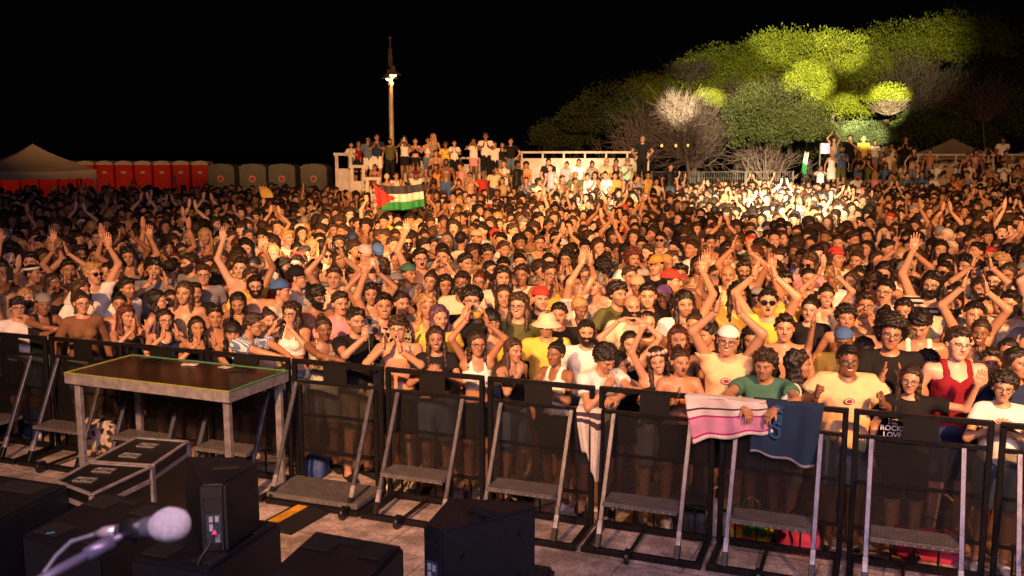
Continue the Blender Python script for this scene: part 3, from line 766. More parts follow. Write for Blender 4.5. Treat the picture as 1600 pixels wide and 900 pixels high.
def perf_mat():
    m, nt, p = nodes('perforated_steel'); tc = N(nt, 'ShaderNodeTexCoord')
    sx = N(nt, 'ShaderNodeSeparateXYZ'); L(nt, tc.outputs['Object'], sx.inputs[0]); cb = N(nt, 'ShaderNodeCombineXYZ'); L(nt, sx.outputs[0], cb.inputs[0]); L(nt, sx.outputs[2], cb.inputs[1])
    mp = N(nt, 'ShaderNodeMapping'); mp.inputs['Rotation'].default_value = (0, 0, .785); L(nt, cb.outputs[0], mp.inputs[0])
    vo = N(nt, 'ShaderNodeTexVoronoi'); vo.voronoi_dimensions = '2D'; vo.inputs['Scale'].default_value = 70; vo.inputs['Randomness'].default_value = 0; L(nt, mp.outputs[0], vo.inputs[0])
    lt = N(nt, 'ShaderNodeMath', operation='GREATER_THAN'); lt.inputs[1].default_value = .36; L(nt, vo.outputs[0], lt.inputs[0]); L(nt, lt.outputs[0], p.inputs['Alpha'])
    p.inputs['Base Color'].default_value = (.006, .006, .007, 1); p.inputs['Roughness'].default_value = .5
    return m
M['perf'] = perf_mat()
M['signblack'] = simple('black_sign_plate', (.005, .005, .006), .45)
BA = .3643; BW = .968; B0 = np.array([-2.006, 8.585, 0]); BU = np.array([math.cos(BA), -math.sin(BA), 0]); BN = np.array([-math.sin(BA), -math.cos(BA), 0])  # BN towards the stage
def bar_hit(px, py, off=0.0):
    """point where the view ray meets the barrier's plane (moved off metres towards the stage)"""
    d = ray(px, py); o = np.array([0, 0, CAMH]); q = B0 + BN * off
    t = (q - o) @ BN / (d @ BN); return o + d * t
def bar_s(p): return (np.asarray(p) - B0) @ BU
def bar_back(p): return -(np.asarray(p)[:3] * [1, 1, 0] - B0) @ BN
def make_barrier(kind):
    W = BW - .035
    r = empty('crowd_barrier', (0, 0, 0)); x0, x1 = .0, W
    f = MB(); t = .042
    for x in (x0 + t / 2, x1 - t / 2): f.box((x, 0, .615), (t, t, 1.15), bev=.006)
    f.box(((x0 + x1) / 2, 0, 1.19), (W, t, t), bev=.006)
    f.box(((x0 + x1) / 2, 0, 1.005), (W - 2 * t, .034, .03)); f.box(((x0 + x1) / 2, 0, .06), (W - 2 * t, .04, .04))
    if kind == 'step':
        f.box(((x0 + x1) / 2, 0, .655), (W - 2 * t, .028, .022)); f.box(((x0 + x1) / 2, 0, .30), (W - 2 * t, .03, .024))
        for k in range(5): f.box((x0 + .14 + k * (W - .28) / 4, 0, .18), (.014, .014, .22))
    else:
        f.box(((x0 + x1) / 2, 0, .70), (W - 2 * t, .028, .022)); f.box(((x0 + x1) / 2, 0, .36), (W - 2 * t, .03, .024))
        for x in (.075, W - .075): f.box((x, -.002, .5), (.03, .03, .95))
    f.build('frame', M['bmetal'], r)
    pm = MB(); pm.box(((x0 + x1) / 2, .004, .655), (W - 2 * t, .003, .67)); pm.build('mesh_panel', M['perf'], r)
    b = MB(); dp = .50
    for x in (x0 + .03, x1 - .03): b.box((x, -dp / 2, .03), (.05, dp, .045), bev=.006)
    b.box(((x0 + x1) / 2, -dp + .02, .031), (W, .05, .046), bev=.006); b.build('base_frame', M['bmetal'], r)
    fr = (.14, .80) if kind == 'step' else (.06, .90)
    for fx in fr:
        s1 = MB(); X = x0 + fx * W; a = np.array([X, -dp + .02, .05]); c = np.array([X, -.03, 1.0]); s1.bar(a + (c - a) * .10, c, .036, .028, bev=.004)
        st = s1.build('strut', M['gmetal'], r)
        si = MB(); si.bar(a + (c - a) * .08, a + (c - a) * .20, .040, .032, bev=.004); si.build('inner_tube', M['alu'], st); s2 = MB(); s2.bar(a, a + (c - a) * .10, .044, .044, bev=.004); s2.build('foot_sleeve', M['bmetal'], st)
    if kind == 'step':
        s3 = MB(); X0, X1 = x0 + fr[0] * W + .02, x0 + fr[1] * W - .02; yc = -dp + .02 + (dp - .05) * .34
        s3.box(((X0 + X1) / 2, yc + .03, .385), (X1 - X0, .26, .035), bev=.006); s3.build('step_plate', M['tread'], r)
    else:
        s3 = MB(); s3.box(((x0 + x1) / 2, -dp / 2 - .0, .085), (W - .02, dp - .03, .05), bev=.006); s3.build('tread_plate', M['tread'], r)
    s4 = MB(); s4.box((x0 + .49 * W, -.024, 1.10), (.24, .006, .165)); s4.build('sign_plate', M['signblack'], r)
    wx = x0 + (.42 if kind == 'step' else .9) * W
    w = MB(); w.bar((wx, -dp + .0, .06), (wx, -dp - .09, .065), .03, .03); w.box((wx, -dp - .06, .095), (.05, .06, .02)); c = w.build('caster', M['bmetal'], r)
    R = np.array([[0, 0, 1], [0, 1, 0], [-1, 0, 0]]); w2 = MB(); w2.lathe([(.02, -.016), (.048, -.016), (.052, -.008), (.052, .008), (.048, .016), (.02, .016)], (wx, -dp - .085, .055), 16, R); w2.build('wheel', M['black_plastic'], c)
    if kind == 'step':
        w3 = MB(); w3.bar((wx, -.03, .05), (wx, -dp + .03, .05), .026, .026); w3.build('brace', M['bmetal'], r)
    return r
BLAB = {-5: 'black barrier panel with grey step past the edge of the tables', -4: 'black barrier panel with step under the person in the grey cap', -3: 'black barrier panel with step behind the left table legs',
        -2: 'black barrier panel hidden behind the middle of the tape edged table', -1: 'black barrier panel behind the right end of the tape edged table', 0: 'black barrier gate with wide tread plate near the ground',
        1: 'black barrier panel with step in front of the shirtless person with glasses', 2: 'black barrier panel with step behind the speaker with blue plug', 3: 'black barrier panel with step, caster brace and pink towel at its corner',
        4: 'black barrier panel draped with the pink striped and the navy towel', 5: 'black barrier panel with step in front of the dark lettered t-shirt', 6: 'black barrier panel at the end of the row, cut by the picture edge'}
proto = {'step': make_barrier('step'), 'tread': make_barrier('tread')}; used = set()
for k in range(-5, 7):
    kd = 'tread' if k == 0 else 'step'
    o = proto[kd] if kd not in used else copy_tree(proto[kd]); used.add(kd)
    jt = math.sin(k * 7.3) * .012
    p = B0 + BU * (k * BW) + BN * jt
    o.location = p; o.rotation_euler = (0, 0, -BA + math.sin(k * 3.1) * .012); tag(o, BLAB[k], 'barrier', 'crowd barriers along the pit')

# ---- tape edged table (riser)
M['ply'] = simple('brown_phenolic_plywood', (.017, .009, .007), .3, noise=.35, nscale=6, bump=.1, bscale=20)
M['tapey'] = simple('yellow_green_tape', (.30, .34, .04), .6); M['tapeg'] = simple('green_tape', (.06, .26, .09), .6)
ZT = 1.11
TA, TB, TCc, TD = [at_z(x, y, ZT) for x, y in ((100, 582.5), (194, 553), (441, 579), (357.5, 612.5))]
tu = nrm(TD - TA); tv = np.array([-tu[1], tu[0], 0]); tl = np.linalg.norm(TD - TA); tw = min(.86, np.linalg.norm(TB - TA))
tab = empty('stage_table', TA * [1, 1, 0], math.atan2(tu[1], tu[0])); tag(tab, 'low platform table with dark brown top, grey frame and yellow green tape edges', 'table')
a = MB(); a.box((tl / 2, tw / 2, ZT - .012), (tl - .05, tw - .05, .022)); a.build('tabletop', M['ply'], tab)
a = MB(); H_ = .095
a.box((tl / 2, .0125, ZT - H_ / 2), (tl, .025, H_)); a.box((tl / 2, tw - .0125, ZT - H_ / 2), (tl, .025, H_)); a.box((.0125, tw / 2, ZT - H_ / 2), (.025, tw - .05, H_)); a.box((tl - .0125, tw / 2, ZT - H_ / 2), (.025, tw - .05, H_)); a.build('frame', M['alu'], tab)
a = MB(); a.box((tl / 2, .006, ZT + .003), (tl + .004, .022, .004)); a.box((.006, tw / 2, ZT + .003), (.022, tw - .03, .004)); a.build('tape_edge', M['tapey'], tab)
a = MB(); a.box((tl - .006, tw / 2, ZT + .003), (.022, tw - .03, .004)); a.box((tl / 2, tw - .006, ZT + .003), (tl + .004, .022, .004)); a.build('green_tape_edge', M['tapeg'], tab)
for x in (.10, tl - .07):
    for y in (.06, tw - .06):
        a = MB(); a.box((x, y, (ZT - H_) / 2), (.062, .05, ZT - H_), bev=.006); a.build('leg', M['alu'], tab)
M['paper'] = simple('printed_card', (.55, .5, .5), .6, noise=.5, nscale=60)
def flat_item(name, px, py, sx, sy, rz, mat, label, cat, z=ZT + .004, th=.008):
    p = at_z(px, py, z); a = MB(); a.box((0, 0, th / 2), (sx, sy, th), bev=.002); o = a.build(name, mat); o.location = p; o.rotation_euler = (0, 0, rz); tag(o, label, cat); return o
flat_item('phone', 372, 579, .16, .075, .2, M['black_plastic'], 'dark phone lying on the table beside the folded arms of the singing person', 'phone')
flat_item('card', 352, 574, .12, .08, -.5, M['paper'], 'pale printed card under the hands on the table corner', 'card', th=.003)
flat_item('phone', 297, 570, .15, .07, -.1, M['paper'], 'pale phone lying alone near the back edge of the table', 'phone')
flat_item('phone', 236, 563, .16, .075, -.1, M['lens_dark'], 'black phone lying flat near the middle back of the table', 'phone')

# ---- prisms from a top outline
def prism(top, z0, z1, bev=.012):
    import bmesh
    bm = bmesh.new(); n = len(top)
    lo = [bm.verts.new((p[0], p[1], z0)) for p in top]; hi = [bm.verts.new((p[0], p[1], z1)) for p in top]
    bm.faces.new(lo[::-1]); bm.faces.new(hi)
    for i in range(n): bm.faces.new((lo[i], lo[(i + 1) % n], hi[(i + 1) % n], hi[i]))
    bmesh.ops.recalc_face_normals(bm, faces=bm.faces)
    if bev: bmesh.ops.bevel(bm, geom=bm.edges, offset=bev, segments=2, affect='EDGES')
    me = bpy.data.meshes.new('b'); bm.to_mesh(me); bm.free(); return me
def localise(q):
    q = [np.array(p[:2]) for p in q]; c = sum(q) / len(q)
    u = nrm(np.append(q[1] - q[0], 0))[:2]; v = np.array([-u[1], u[0]])
    return c, math.atan2(u[1], u[0]), [((p - c) @ u, (p - c) @ v) for p in q]
M['spk'] = simple('black_textured_cabinet', (.007, .008, .014), .40, noise=.25, nscale=30, bump=.5, bscale=300)
M['spk2'] = simple('dark_recess', (.006, .006, .007), .7)
M['rubber'] = simple('black_rubber', (.008, .008, .010), .7)
def sub(q, label, zt=.85):
    c, a, lq = localise([at_z(x, y, zt) for x, y in q]); r = empty('subwoofer', (c[0], c[1], 0), a); tag(r, label, 'speaker', 'black bass cabinets in front of the stage')
    link('cabinet', prism(lq, 0.03, zt, .02), M['spk'], r)
    m = np.array(lq); A, B, C_, D = m   # far-left, far-right, near-right, near-left
    def P(u, v): return (A * (1 - u) * (1 - v) + B * u * (1 - v) + C_ * u * v + D * (1 - u) * v)
    ax = (B - A) / np.linalg.norm(B - A); ang = math.atan2(ax[1], ax[0]); Rz = np.array([[math.cos(ang), -math.sin(ang), 0], [math.sin(ang), math.cos(ang), 0], [0, 0, 1]])
    wu, wv = np.linalg.norm(B - A), np.linalg.norm(D - A)
    for (u, v, su, sv) in ((.22, .2, .30, .22), (.22, .8, .30, .22), (.8, .2, .24, .2), (.8, .8, .24, .2)):
        t = MB(); p = P(u, v); t.box((p[0], p[1], zt + .002), (su * wu, sv * wv, .008), Rz, bev=.003); t.build('skid_pad', M['rubber'], r)
    t = MB(); p = P(.5, .12); t.box((p[0], p[1], zt + .001), (.2 * wu, .05 * wv, .006), Rz); t.build('handle_recess', M['spk2'], r)
    for (u, v) in ((.08, .08), (.92, .08), (.92, .92), (.08, .92)):
        t = MB(); p = P(u, v); t.lathe([(.02, 0), (.024, .035)], (p[0], p[1], 0), 10); t.build('rubber_foot', M['rubber'], r)
    return r
sub([(-130, 722), (109, 757), (-24, 824), (-280, 785)], 'black bass cabinet cut by the picture edge, nearest the tread steps')
sub([(162, 767), (272, 789), (160, 868), (32, 836)], 'black bass cabinet with small blue tag behind the microphone')
sub([(318, 797), (440, 815), (328, 893), (202, 872)], 'black bass cabinet carrying the speaker with pink plug')
sub([(492, 828), (632, 852), (535, 950), (390, 918)], 'black bass cabinet standing alone between the two small speakers')
sub([(745, 866), (868, 884), (800, 985), (660, 960)], 'black bass cabinet under the speaker with the blue plug')
M['bluetag'] = simple('blue_tag', (.03, .25, .6), .5)
flat_item('blue_tag', 79, 833, .045, .02, .5, M['bluetag'], 'small blue tag on the bass cabinet behind the microphone', 'tag', z=.858, th=.004)
M['panel'] = simple('connector_panel', (.03, .06, .11), .4, noise=.5, nscale=60); M['plate'] = simple('pale_print_plate', (.35, .38, .42), .5, noise=.3, nscale=90)
M['cable'] = simple('grey_cable', (.10, .10, .12), .5); M['bcable'] = simple('black_cable', (.012, .012, .012), .5)
M['pinkplug'] = simple('pink_plug', (.65, .08, .35), .4); M['blueplug'] = simple('blue_plug', (.03, .18, .6), .4)
def speaker(q, zb, h, label, plug, cab):
    """q: top outline, near-left, near-right (narrow rear panel), right, far-right, far-left"""
    zt = zb + h; W_ = [at_z(x, y, zt) for x, y in q]; c, a, lq = localise(W_)
    r = empty('speaker', (c[0], c[1], zb), a); tag(r, label, 'speaker', 'small speakers on the bass cabinets')
    link('cabinet', prism(lq, 0.0, h, .014), M['spk'], r); l0, l1 = np.array(lq[0]), np.array(lq[1])
    u = (l1 - l0) / np.linalg.norm(l1 - l0); n = np.array([u[1], -u[0]]); mid = (l0 + l1) / 2; w = np.linalg.norm(l1 - l0)
    Rm = np.array([[u[0], -n[0], 0], [u[1], -n[1], 0], [0, 0, 1]])
    def on(x, z, sx, sz, mat, name, th=.006, par=r):
        t = MB(); p = mid + u * x + n * .002; t.box((p[0], p[1], z), (sx, th, sz), Rm); return t.build(name, mat, par)
    pn = on(0, h * .36, w * .62, h * .42, M['panel'], 'connector_panel')
    for i, (x, z, sx, sz) in enumerate(((-.12, .50, .16, .08), (.14, .50, .16, .08), (-.12, .38, .16, .1), (.14, .22, .2, .12))):
        t = MB(); p = mid + u * x * w + n * .007; t.box((p[0], p[1], h * z), (w * sx, .004, h * sz), Rm); t.build('label_plate', M['plate'], pn)
    on(0, h * .80, w * .8, .008, M['spk2'], 'groove')
    cen = np.array(lq).mean(0); t = MB(); t.box((cen[0] + .02, cen[1] + .02, h + .001), (.15, .06, .006), bev=.002); t.build('handle_recess', M['spk2'], r)
    t = MB(); t.lathe([(.018, -.006), (.018, .004), (.012, .006)], (cen[0] + .08, cen[1] - .04, h), 12); t.build('rigging_bolt', M['bmetal'], r)
    s0 = (np.array(lq[1]) + np.array(lq[2])) / 2; sd = nrm(np.append(np.array(lq[2]) - np.array(lq[1]), 0))[:2]; sn = np.array([sd[1], -sd[0]])
    for f_, zz in ((-.3, .62), (.3, .72), (.3, .18), (-.3, .12)):
        p = s0 + sd * f_ * np.linalg.norm(np.array(lq[2]) - np.array(lq[1])) + sn * .003
        t = MB(); Rr = np.array([[sd[0], 0, sn[0]], [sd[1], 0, sn[1]], [0, 1, 0]]); t.lathe([(.014, 0), (.014, .004), (.009, .006)], (p[0], p[1], h * zz), 10, Rr); t.build('rigging_bolt', M['bmetal'], r)
    # cable
    Rz = np.array([[math.cos(a), -math.sin(a)], [math.sin(a), math.cos(a)]])
    def w3(v, z): v = Rz @ v + c; return np.array([v[0], v[1], zb + z])
    P0 = mid + u * w * .05 + n * .01
    pts = [w3(P0, h * .33), w3(P0 + n * .04, h * .32), w3(P0 + n * .09 - u * .03, h * .18), w3(P0 + n * .11 - u * .07, h * .0 + .03), w3(P0 + n * .13 - u * .09, -.03), w3(P0 + n * .20 - u * .10, -.45), w3(P0 + n * .24 - u * .10, -.8)]
    cb = empty('speaker_cable', pts[0]); tag(cb, cab, 'cable')
    def loc(P_): return [p - pts[0] for p in P_]
    sm = []
    for i in range(len(pts) - 1):
        for k in range(4): sm.append(pts[i] + (pts[i + 1] - pts[i]) * k / 4)
    sm.append(pts[-1]); sm = [sum(sm[max(0, i - 2):i + 3]) / len(sm[max(0, i - 2):i + 3]) for i in range(len(sm))]
    t = MB(); t.tube(loc(sm), .008, 8); t.build('cord', M['bcable'] if plug == 'pinkplug' else M['cable'], cb, False)
    t = MB(); t.tube(loc([pts[0], pts[1]]), .014, 10); t.build('plug', M[plug], cb, False)
speaker([(313, 758), (350, 756), (404, 724), (382, 714), (286, 712)], .858, .40, 'small black speaker with connector panel and pink plug', 'pinkplug', 'black cable with pink plug hanging from the small speaker')
speaker([(661, 821), (689, 830), (838, 792), (824, 783), (701, 776)], .858, .40, 'small black speaker with long angled side and blue plug', 'blueplug', 'grey cable with blue plug on the angled speaker')

# ---- flight cases
M['case'] = simple('black_case_laminate', (.006, .006, .008), .35, noise=.3, nscale=20); M['chrome'] = simple('worn_chrome', (.55, .53, .58), .25, metal=.8, noise=.2)
def flight_case(q, zt, label):
    c, a, lq = localise([at_z(x, y, zt) for x, y in q]); r = empty('flight_case', (c[0], c[1], 0), a); tag(r, label, 'flight case', 'black flight cases beside the table')
    body = [np.array(p) * .985 for p in lq]; link('body', prism(body, .1, zt - .006, .004), M['case'], r); link('lid', prism([p * .93 for p in body], zt - .006, zt + .001, 0), M['case'], r)
    e = MB(); n = 4
    for i in range(n):
        A, B = lq[i], lq[(i + 1) % n]
        e.bar((*A, zt), (*B, zt), .03, .014, bev=.003); e.bar((*A, zt - .10), (*B, zt - .10), .014, .03); e.bar((*A, .12), (*B, .12), .02, .02); e.bar((*A, .1), (*A, zt - .01), .028, .028, bev=.003)
    e.build('edge_trim', M['alu'], r)
    A, B, C_, D = [np.array(p) for p in lq]
    for v in (.3, .72):
        cpt = A * .55 * (1 - v) + B * .45 * (1 - v) + C_ * .45 * v + D * .55 * v; lu = (B - A) / np.linalg.norm(B - A); ang = math.atan2(lu[1], lu[0]); Rz = np.array([[math.cos(ang), -math.sin(ang), 0], [math.sin(ang), math.cos(ang), 0], [0, 0, 1]])
        t = MB()
        for dx, dy, sx, sy in ((0, .035, .14, .012), (0, -.035, .14, .012), (.07, 0, .012, .08), (-.07, 0, .012, .08), (0, 0, .05, .05)): t.box(np.array([*cpt, zt + .006]) + Rz @ np.array([dx, dy, 0]), (sx, sy, .012), Rz, bev=.002)
        t.build('latch', M['chrome'], r)
    for p in lq:
        t = MB(); t.lathe([(.02, 0), (.035, .01), (.035, .09), (.02, .1)], (p[0] * .85, p[1] * .85, 0), 10); t.build('caster', M['rubber'], r)
    return r
flight_case([(213, 684), (293, 690), (238, 727), (142, 721)], .84, 'black flight case with two chrome latches, the one nearer the table')
flight_case([(140, 723.5), (236, 729.5), (143, 773), (88, 752)], .84, 'black flight case with chrome latches, the one nearer the bass cabinets')

# ---- cable ramp
M['yellow'] = simple('yellow_rubber_lid', (.60, .30, .02), .6, noise=.3, nscale=10)
pA, pB = at_z(502, 783, 0), at_z(418, 829, 0); d_ = nrm(pB - pA); n_ = np.array([-d_[1], d_[0], 0]); ln_ = np.linalg.norm(pB - pA)
r = empty('cable_ramp', pA, math.atan2(d_[1], d_[0])); tag(r, 'black cable ramp with yellow lid crossing the pit floor', 'cable ramp')
t = MB(); t.add([(0, -.16, .002), (0, -.08, .035), (0, .14, .035), (0, .24, .002), (ln_, -.16, .002), (ln_, -.08, .035), (ln_, .14, .035), (ln_, .24, .002)], [(0, 1, 2, 3), (7, 6, 5, 4), (0, 4, 5, 1), (1, 5, 6, 2), (2, 6, 7, 3), (0, 3, 7, 4)]); t.build('body', M['rubber'], r)
for k in range(2):
    t = MB(); t.box((ln_ * (.25 + .5 * k), -.02, .038), (ln_ / 2 - .01, .10, .008), bev=.002); t.build('lid', M['yellow'], r)

# ---- towels
def towel(name, c00, c10, c01, c11, mats, bands, label, th=.008, folds=.02, seed=1, off=0.0, zr=1.215):
    """hangs over the rail: corners in picture order top-left, top-right, bottom-left, bottom-right"""
    P = [bar_hit(*c, .045 + off) for c in (c00, c10, c01, c11)]; nu, nv = 34, 26; V = []; rs = np.random.default_rng(seed); ph = rs.uniform(0, 6, 4)
    for j in range(nv):
        v = j / (nv - 1)
        for i in range(nu):
            u = i / (nu - 1)
            if v < .12:   # over the rail
                t_ = v / .12; p = P[0] * (1 - u) + P[1] * u; y = -.06 + t_ * .11; p = p + BN * (y - .045); p[2] = zr + .006 * math.sin(t_ * 3.14) 
            else:
                t_ = (v - .12) / .88; p = (P[0] * (1 - u) + P[1] * u) * (1 - t_) + (P[2] * (1 - u) + P[3] * u) * t_
                if t_ < .05: p[2] = min(p[2], zr - .001)
                w = folds * (math.sin(u * 9 + ph[0] + t_) + .5 * math.sin(u * 21 + ph[1])) * min(1, t_ * 3)
                p = p + BN * (w + .012) + np.array([0, 0, .012 * math.sin(u * 14 + ph[2]) * t_])
            V.append(p)
    V = np.array(V); n = len(V); back = V - BN * th; c = V.mean(0); c[2] = 0
    o = empty(name, c, 0); tag(o, label, 'towel')
    vs = [(j / (nv - 2) ) for j in range(nv - 1)]
    groups = {}
    for j in range(nv - 1):
        b = next(mi for lim, mi in bands if vs[j] <= lim)
        groups.setdefault(b, []).append(j)
    for mi, rows in groups.items():
        F = []
        for j in rows:
            for i in range(nu - 1):
                a = j * nu + i; F.append((a, a + nu, a + nu + 1, a + 1)); F.append((n + a, n + a + 1, n + a + nu + 1, n + a + nu))
        for j in rows:
            for i in (0, nu - 1): a = j * nu + i; F.append((a, n + a, n + a + nu, a + nu) if i == 0 else (a, a + nu, n + a + nu, n + a))
            if j == nv - 2:
                for i in range(nu - 1): a = (nv - 1) * nu + i; F.append((a, n + a, n + a + 1, a + 1))
        AV = np.concatenate([V, back]) - c; usd = sorted({x for f in F for x in f}); mp_ = {x: k for k, x in enumerate(usd)}
        t = MB(); t.add(AV[usd], [[mp_[x] for x in f] for f in F]); t.build('cloth' if mi == bands[0][1] else 'stripe', M[mi], o, False)
    return o, P
M['tw_w'] = simple('white_terry', (.72, .66, .70), .95, bump=.8, bscale=250); M['tw_p'] = simple('pink_terry', (.66, .30, .50), .95, bump=.8, bscale=250)
M['tw_m'] = simple('magenta_stripe', (.38, .02, .16), .95); M['tw_k'] = simple('dark_stripe', (.05, .03, .05), .95); M['tw_n'] = simple('navy_terry', (.008, .028, .085), .95, bump=.8, bscale=250)
M['tw_g'] = simple('grey_hem', (.25, .27, .33), .9); M['tw_b'] = simple('blue_print', (.006, .07, .21), .8); M['tw_c'] = simple('cream_terry', (.70, .66, .60), .95, bump=.8, bscale=250)
o2, PB = towel('towel', (1176, 627), (1288, 634), (1172, 704), (1272, 732), M, [(.965, 'tw_n'), (1.1, 'tw_g')], 'navy towel with blue cursive lettering hung over the rail', folds=.013, seed=4)
towel('towel', (1070, 617), (1196, 624), (1084, 690), (1208, 676), M, [(.34, 'tw_w'), (.38, 'tw_k'), (.50, 'tw_w'), (.55, 'tw_m'), (.90, 'tw_p'), (.95, 'tw_m'), (1.1, 'tw_w')], 'pink and white striped towel hung over the rail', seed=2, off=.035)
towel('towel', (901, 640), (940, 640), (912, 700), (934, 757), M, [(.14, 'tw_c'), (.22, 'tw_k'), (.28, 'tw_c'), (.34, 'tw_k'), (1.1, 'tw_c')], 'cream scarf with two black stripes hanging down the barrier', folds=.03, seed=3, zr=1.025)
def text_obj(name, body, size, mat, parent, loc, rot, th=.002, align='CENTER', shear=0.0, sp=1.0):
    cu = bpy.data.curves.new(name, 'FONT'); cu.body = body; cu.size = size; cu.extrude = th; cu.align_x = align; cu.align_y = 'CENTER'; cu.shear = shear; cu.space_character = sp; cu.offset = size * .018
    o = bpy.data.objects.new(name, cu); COL.objects.link(o); dg = bpy.context.evaluated_depsgraph_get(); me = bpy.data.meshes.new_from_object(o.evaluated_get(dg)); bpy.data.objects.remove(o)
    me.materials.clear(); q = link(name, me, mat, parent, loc=loc); q.rotation_euler = rot; return q
pc = bar_hit(1213, 661, .085)
tx = text_obj('lettering', 'Cham', .125, M['tw_b'], o2, pc - np.array(o2.location), (0, 0, 0), shear=.3, sp=.85)
tx.matrix_local = Matrix.Translation(Vector(pc - np.array(o2.location))) @ Matrix.Rotation(-BA, 4, 'Z') @ Matrix.Rotation(math.pi / 2, 4, 'X') @ Matrix.Rotation(math.radians(86), 4, 'Z')

# ---- bags and shoes left on the ground behind the barrier
M['bag_k'] = simple('black_nylon', (.02, .02, .025), .7, bump=.5); M['bag_p'] = simple('pink_nylon', (.65, .05, .16), .7, bump=.6, bscale=20); M['bag_w'] = simple('white_canvas', (.6, .55, .52), .8, bump=.6, bscale=20)
M['bag_b'] = simple('blue_nylon', (.03, .06, .2), .7, bump=.5, bscale=20)
def patchy(name, cols, scale):
    m, nt, p = nodes(name); tc = N(nt, 'ShaderNodeTexCoord'); v = N(nt, 'ShaderNodeTexVoronoi'); v.inputs['Scale'].default_value = scale; L(nt, tc.outputs['Object'], v.inputs[0])
    cr = N(nt, 'ShaderNodeValToRGB'); cr.color_ramp.interpolation = 'CONSTANT'; L(nt, v.outputs['Color'], cr.inputs[0])
    for i, c in enumerate(cols):
        e = cr.color_ramp.elements[i] if i < 2 else cr.color_ramp.elements.new(i / len(cols)); e.position = i / len(cols); e.color = (*c, 1)
    L(nt, cr.outputs[0], p.inputs['Base Color']); p.inputs['Roughness'].default_value = .7; return m
M['bag_print'] = patchy('printed_carrier_bag', [(.6, .04, .03), (.75, .5, .03), (.05, .4, .08), (.6, .04, .03)], 14)
M['bag_green'] = simple('green_carton', (.10, .45, .08), .5); M['bag_leo'] = patchy('blotched_fabric', [(.5, .42, .35), (.03, .02, .02), (.4, .3, .25), (.5, .45, .4)], 22)
def bag(px, py, w, h, d, mat, label, strap=True, tote=False):
    p = at_z(px, py, 0); r = empty('tote_bag' if tote else 'backpack', p, -BA + .1); tag(r, label, 'bag')
    def fn(P):
        q = np.abs(P - np.array([0, 0, h / 2])) - np.array([w / 2 - .05, d / 2 - .03, h / 2 - .05]); dd = np.linalg.norm(np.maximum(q, 0), axis=-1) + np.minimum(q.max(-1), 0) - .045
        if not tote: q2 = np.abs(P - np.array([0, -d / 2, h * .3])) - np.array([w * .3, .01, h * .18]); dd = smin(dd, np.linalg.norm(np.maximum(q2, 0), axis=-1) - .03, .02)
        return dd + wob(P, .006, 22, int(px))
    V, Q = polish(fn, (-w / 2 - .05, -d / 2 - .1, -.03), (w / 2 + .05, d / 2 + .05, h + .05), .02)
    link('body', raw_mesh('bag', V, [Q]), M[mat], r)
    if strap:
        t = MB(); t.tube([(-w * .2, 0, h - .02), (-w * .17, 0, h + .07), (0, 0, h + .11), (w * .17, 0, h + .07), (w * .2, 0, h - .02)], .009, 6); t.build('handle', M['bag_k'] if not tote else M[mat], r, False)
bag(1172, 846, .36, .26, .14, 'bag_print', 'red, yellow and green printed carrier bag at the foot of the towel barrier', tote=True)
bag(1150, 843, .10, .30, .14, 'bag_green', 'green box standing next to the printed carrier bag', False, True)
bag(1246, 852, .34, .20, .2, 'bag_p', 'bright pink bag behind the barrier by the white high top shoes')
bag(1118, 836, .24, .30, .16, 'bag_w', 'white canvas bag between the towel barrier and the caster barrier', tote=True)
bag(1085, 832, .26, .32, .18, 'bag_k', 'black backpack on the ground behind the caster barrier')
bag(1448, 868, .5, .2, .2, 'bag_p', 'dark pink bag behind the barrier under the lettered t-shirt')
bag(165, 712, .42, .40, .2, 'bag_leo', 'blotched fabric bag on the ground behind the table')
bag(60, 680, .2, .34, .16, 'bag_b', 'blue backpack behind the barrier left of the table')
bag(22, 676, .3, .3, .18, 'bag_k', 'dark backpack beside the blue backpack')
bag(496, 742, .22, .2, .16, 'bag_b', 'dark blue bag inside the tread plate gate')

# ---- microphone on its stand, close to the camera
def at_d(px, py, dd): return np.array([0, 0, CAMH]) + ray(px, py) * dd
M['grille'] = simple('silver_mic_grille', (.80, .76, .82), .4, metal=.15, noise=.25, nscale=260, bump=1.0, bscale=500); M['micbody'] = simple('dark_mic_body', (.12, .12, .15), .4, metal=.3)
M['plugm'] = simple('satin_nickel_plug', (.62, .55, .58), .3, metal=.6); M['pipe'] = simple('grey_lacquered_tube', (.16, .15, .24), .35, metal=.5)
mh = at_d(269, 820, 1.42); mt = at_d(150, 834, 1.50); md = nrm(mt - mh)
def basis(z):
    x = nrm(np.cross((0, 0, 1), z)); return np.stack([x, np.cross(z, x), z], 1)
mic = empty('microphone', mh); tag(mic, 'silver headed microphone in a clip, close to the camera', 'microphone')
R = basis(md)
t = MB(); t.lathe([(.003, -.027), (.014, -.024), (.022, -.015), (.026, 0), (.0265, .006), (.024, .018), (.020, .027), (.0185, .030)], (0, 0, 0), 24, R); t.build('grille', M['grille'], mic, False)
t = MB(); t.lathe([(.0185, .030), (.0175, .036), (.012, .10), (.0105, .118)], (0, 0, 0), 20, R); t.build('body', M['micbody'], mic, False)
t = MB(); t.lathe([(.0095, .118), (.0095, .15), (.007, .156), (.0045, .17)], (0, 0, 0), 16, R); t.build('plug', M['plugm'], mic, False)
cs = mh + md * .168
pts = [cs, cs + md * .03 + np.array([0, 0, -.004]), at_d(112, 846, 1.50), at_d(88, 868, 1.50), at_d(70, 893, 1.48), at_d(58, 935, 1.46), at_d(55, 1000, 1.46)]
t = MB(); t.tube([p - pts[0] for p in pts], .0034, 8); q = t.build('microphone_cable', M['cable'], None, False); q.location = pts[0]; tag(q, 'thin grey cable curving down from the microphone plug', 'cable')
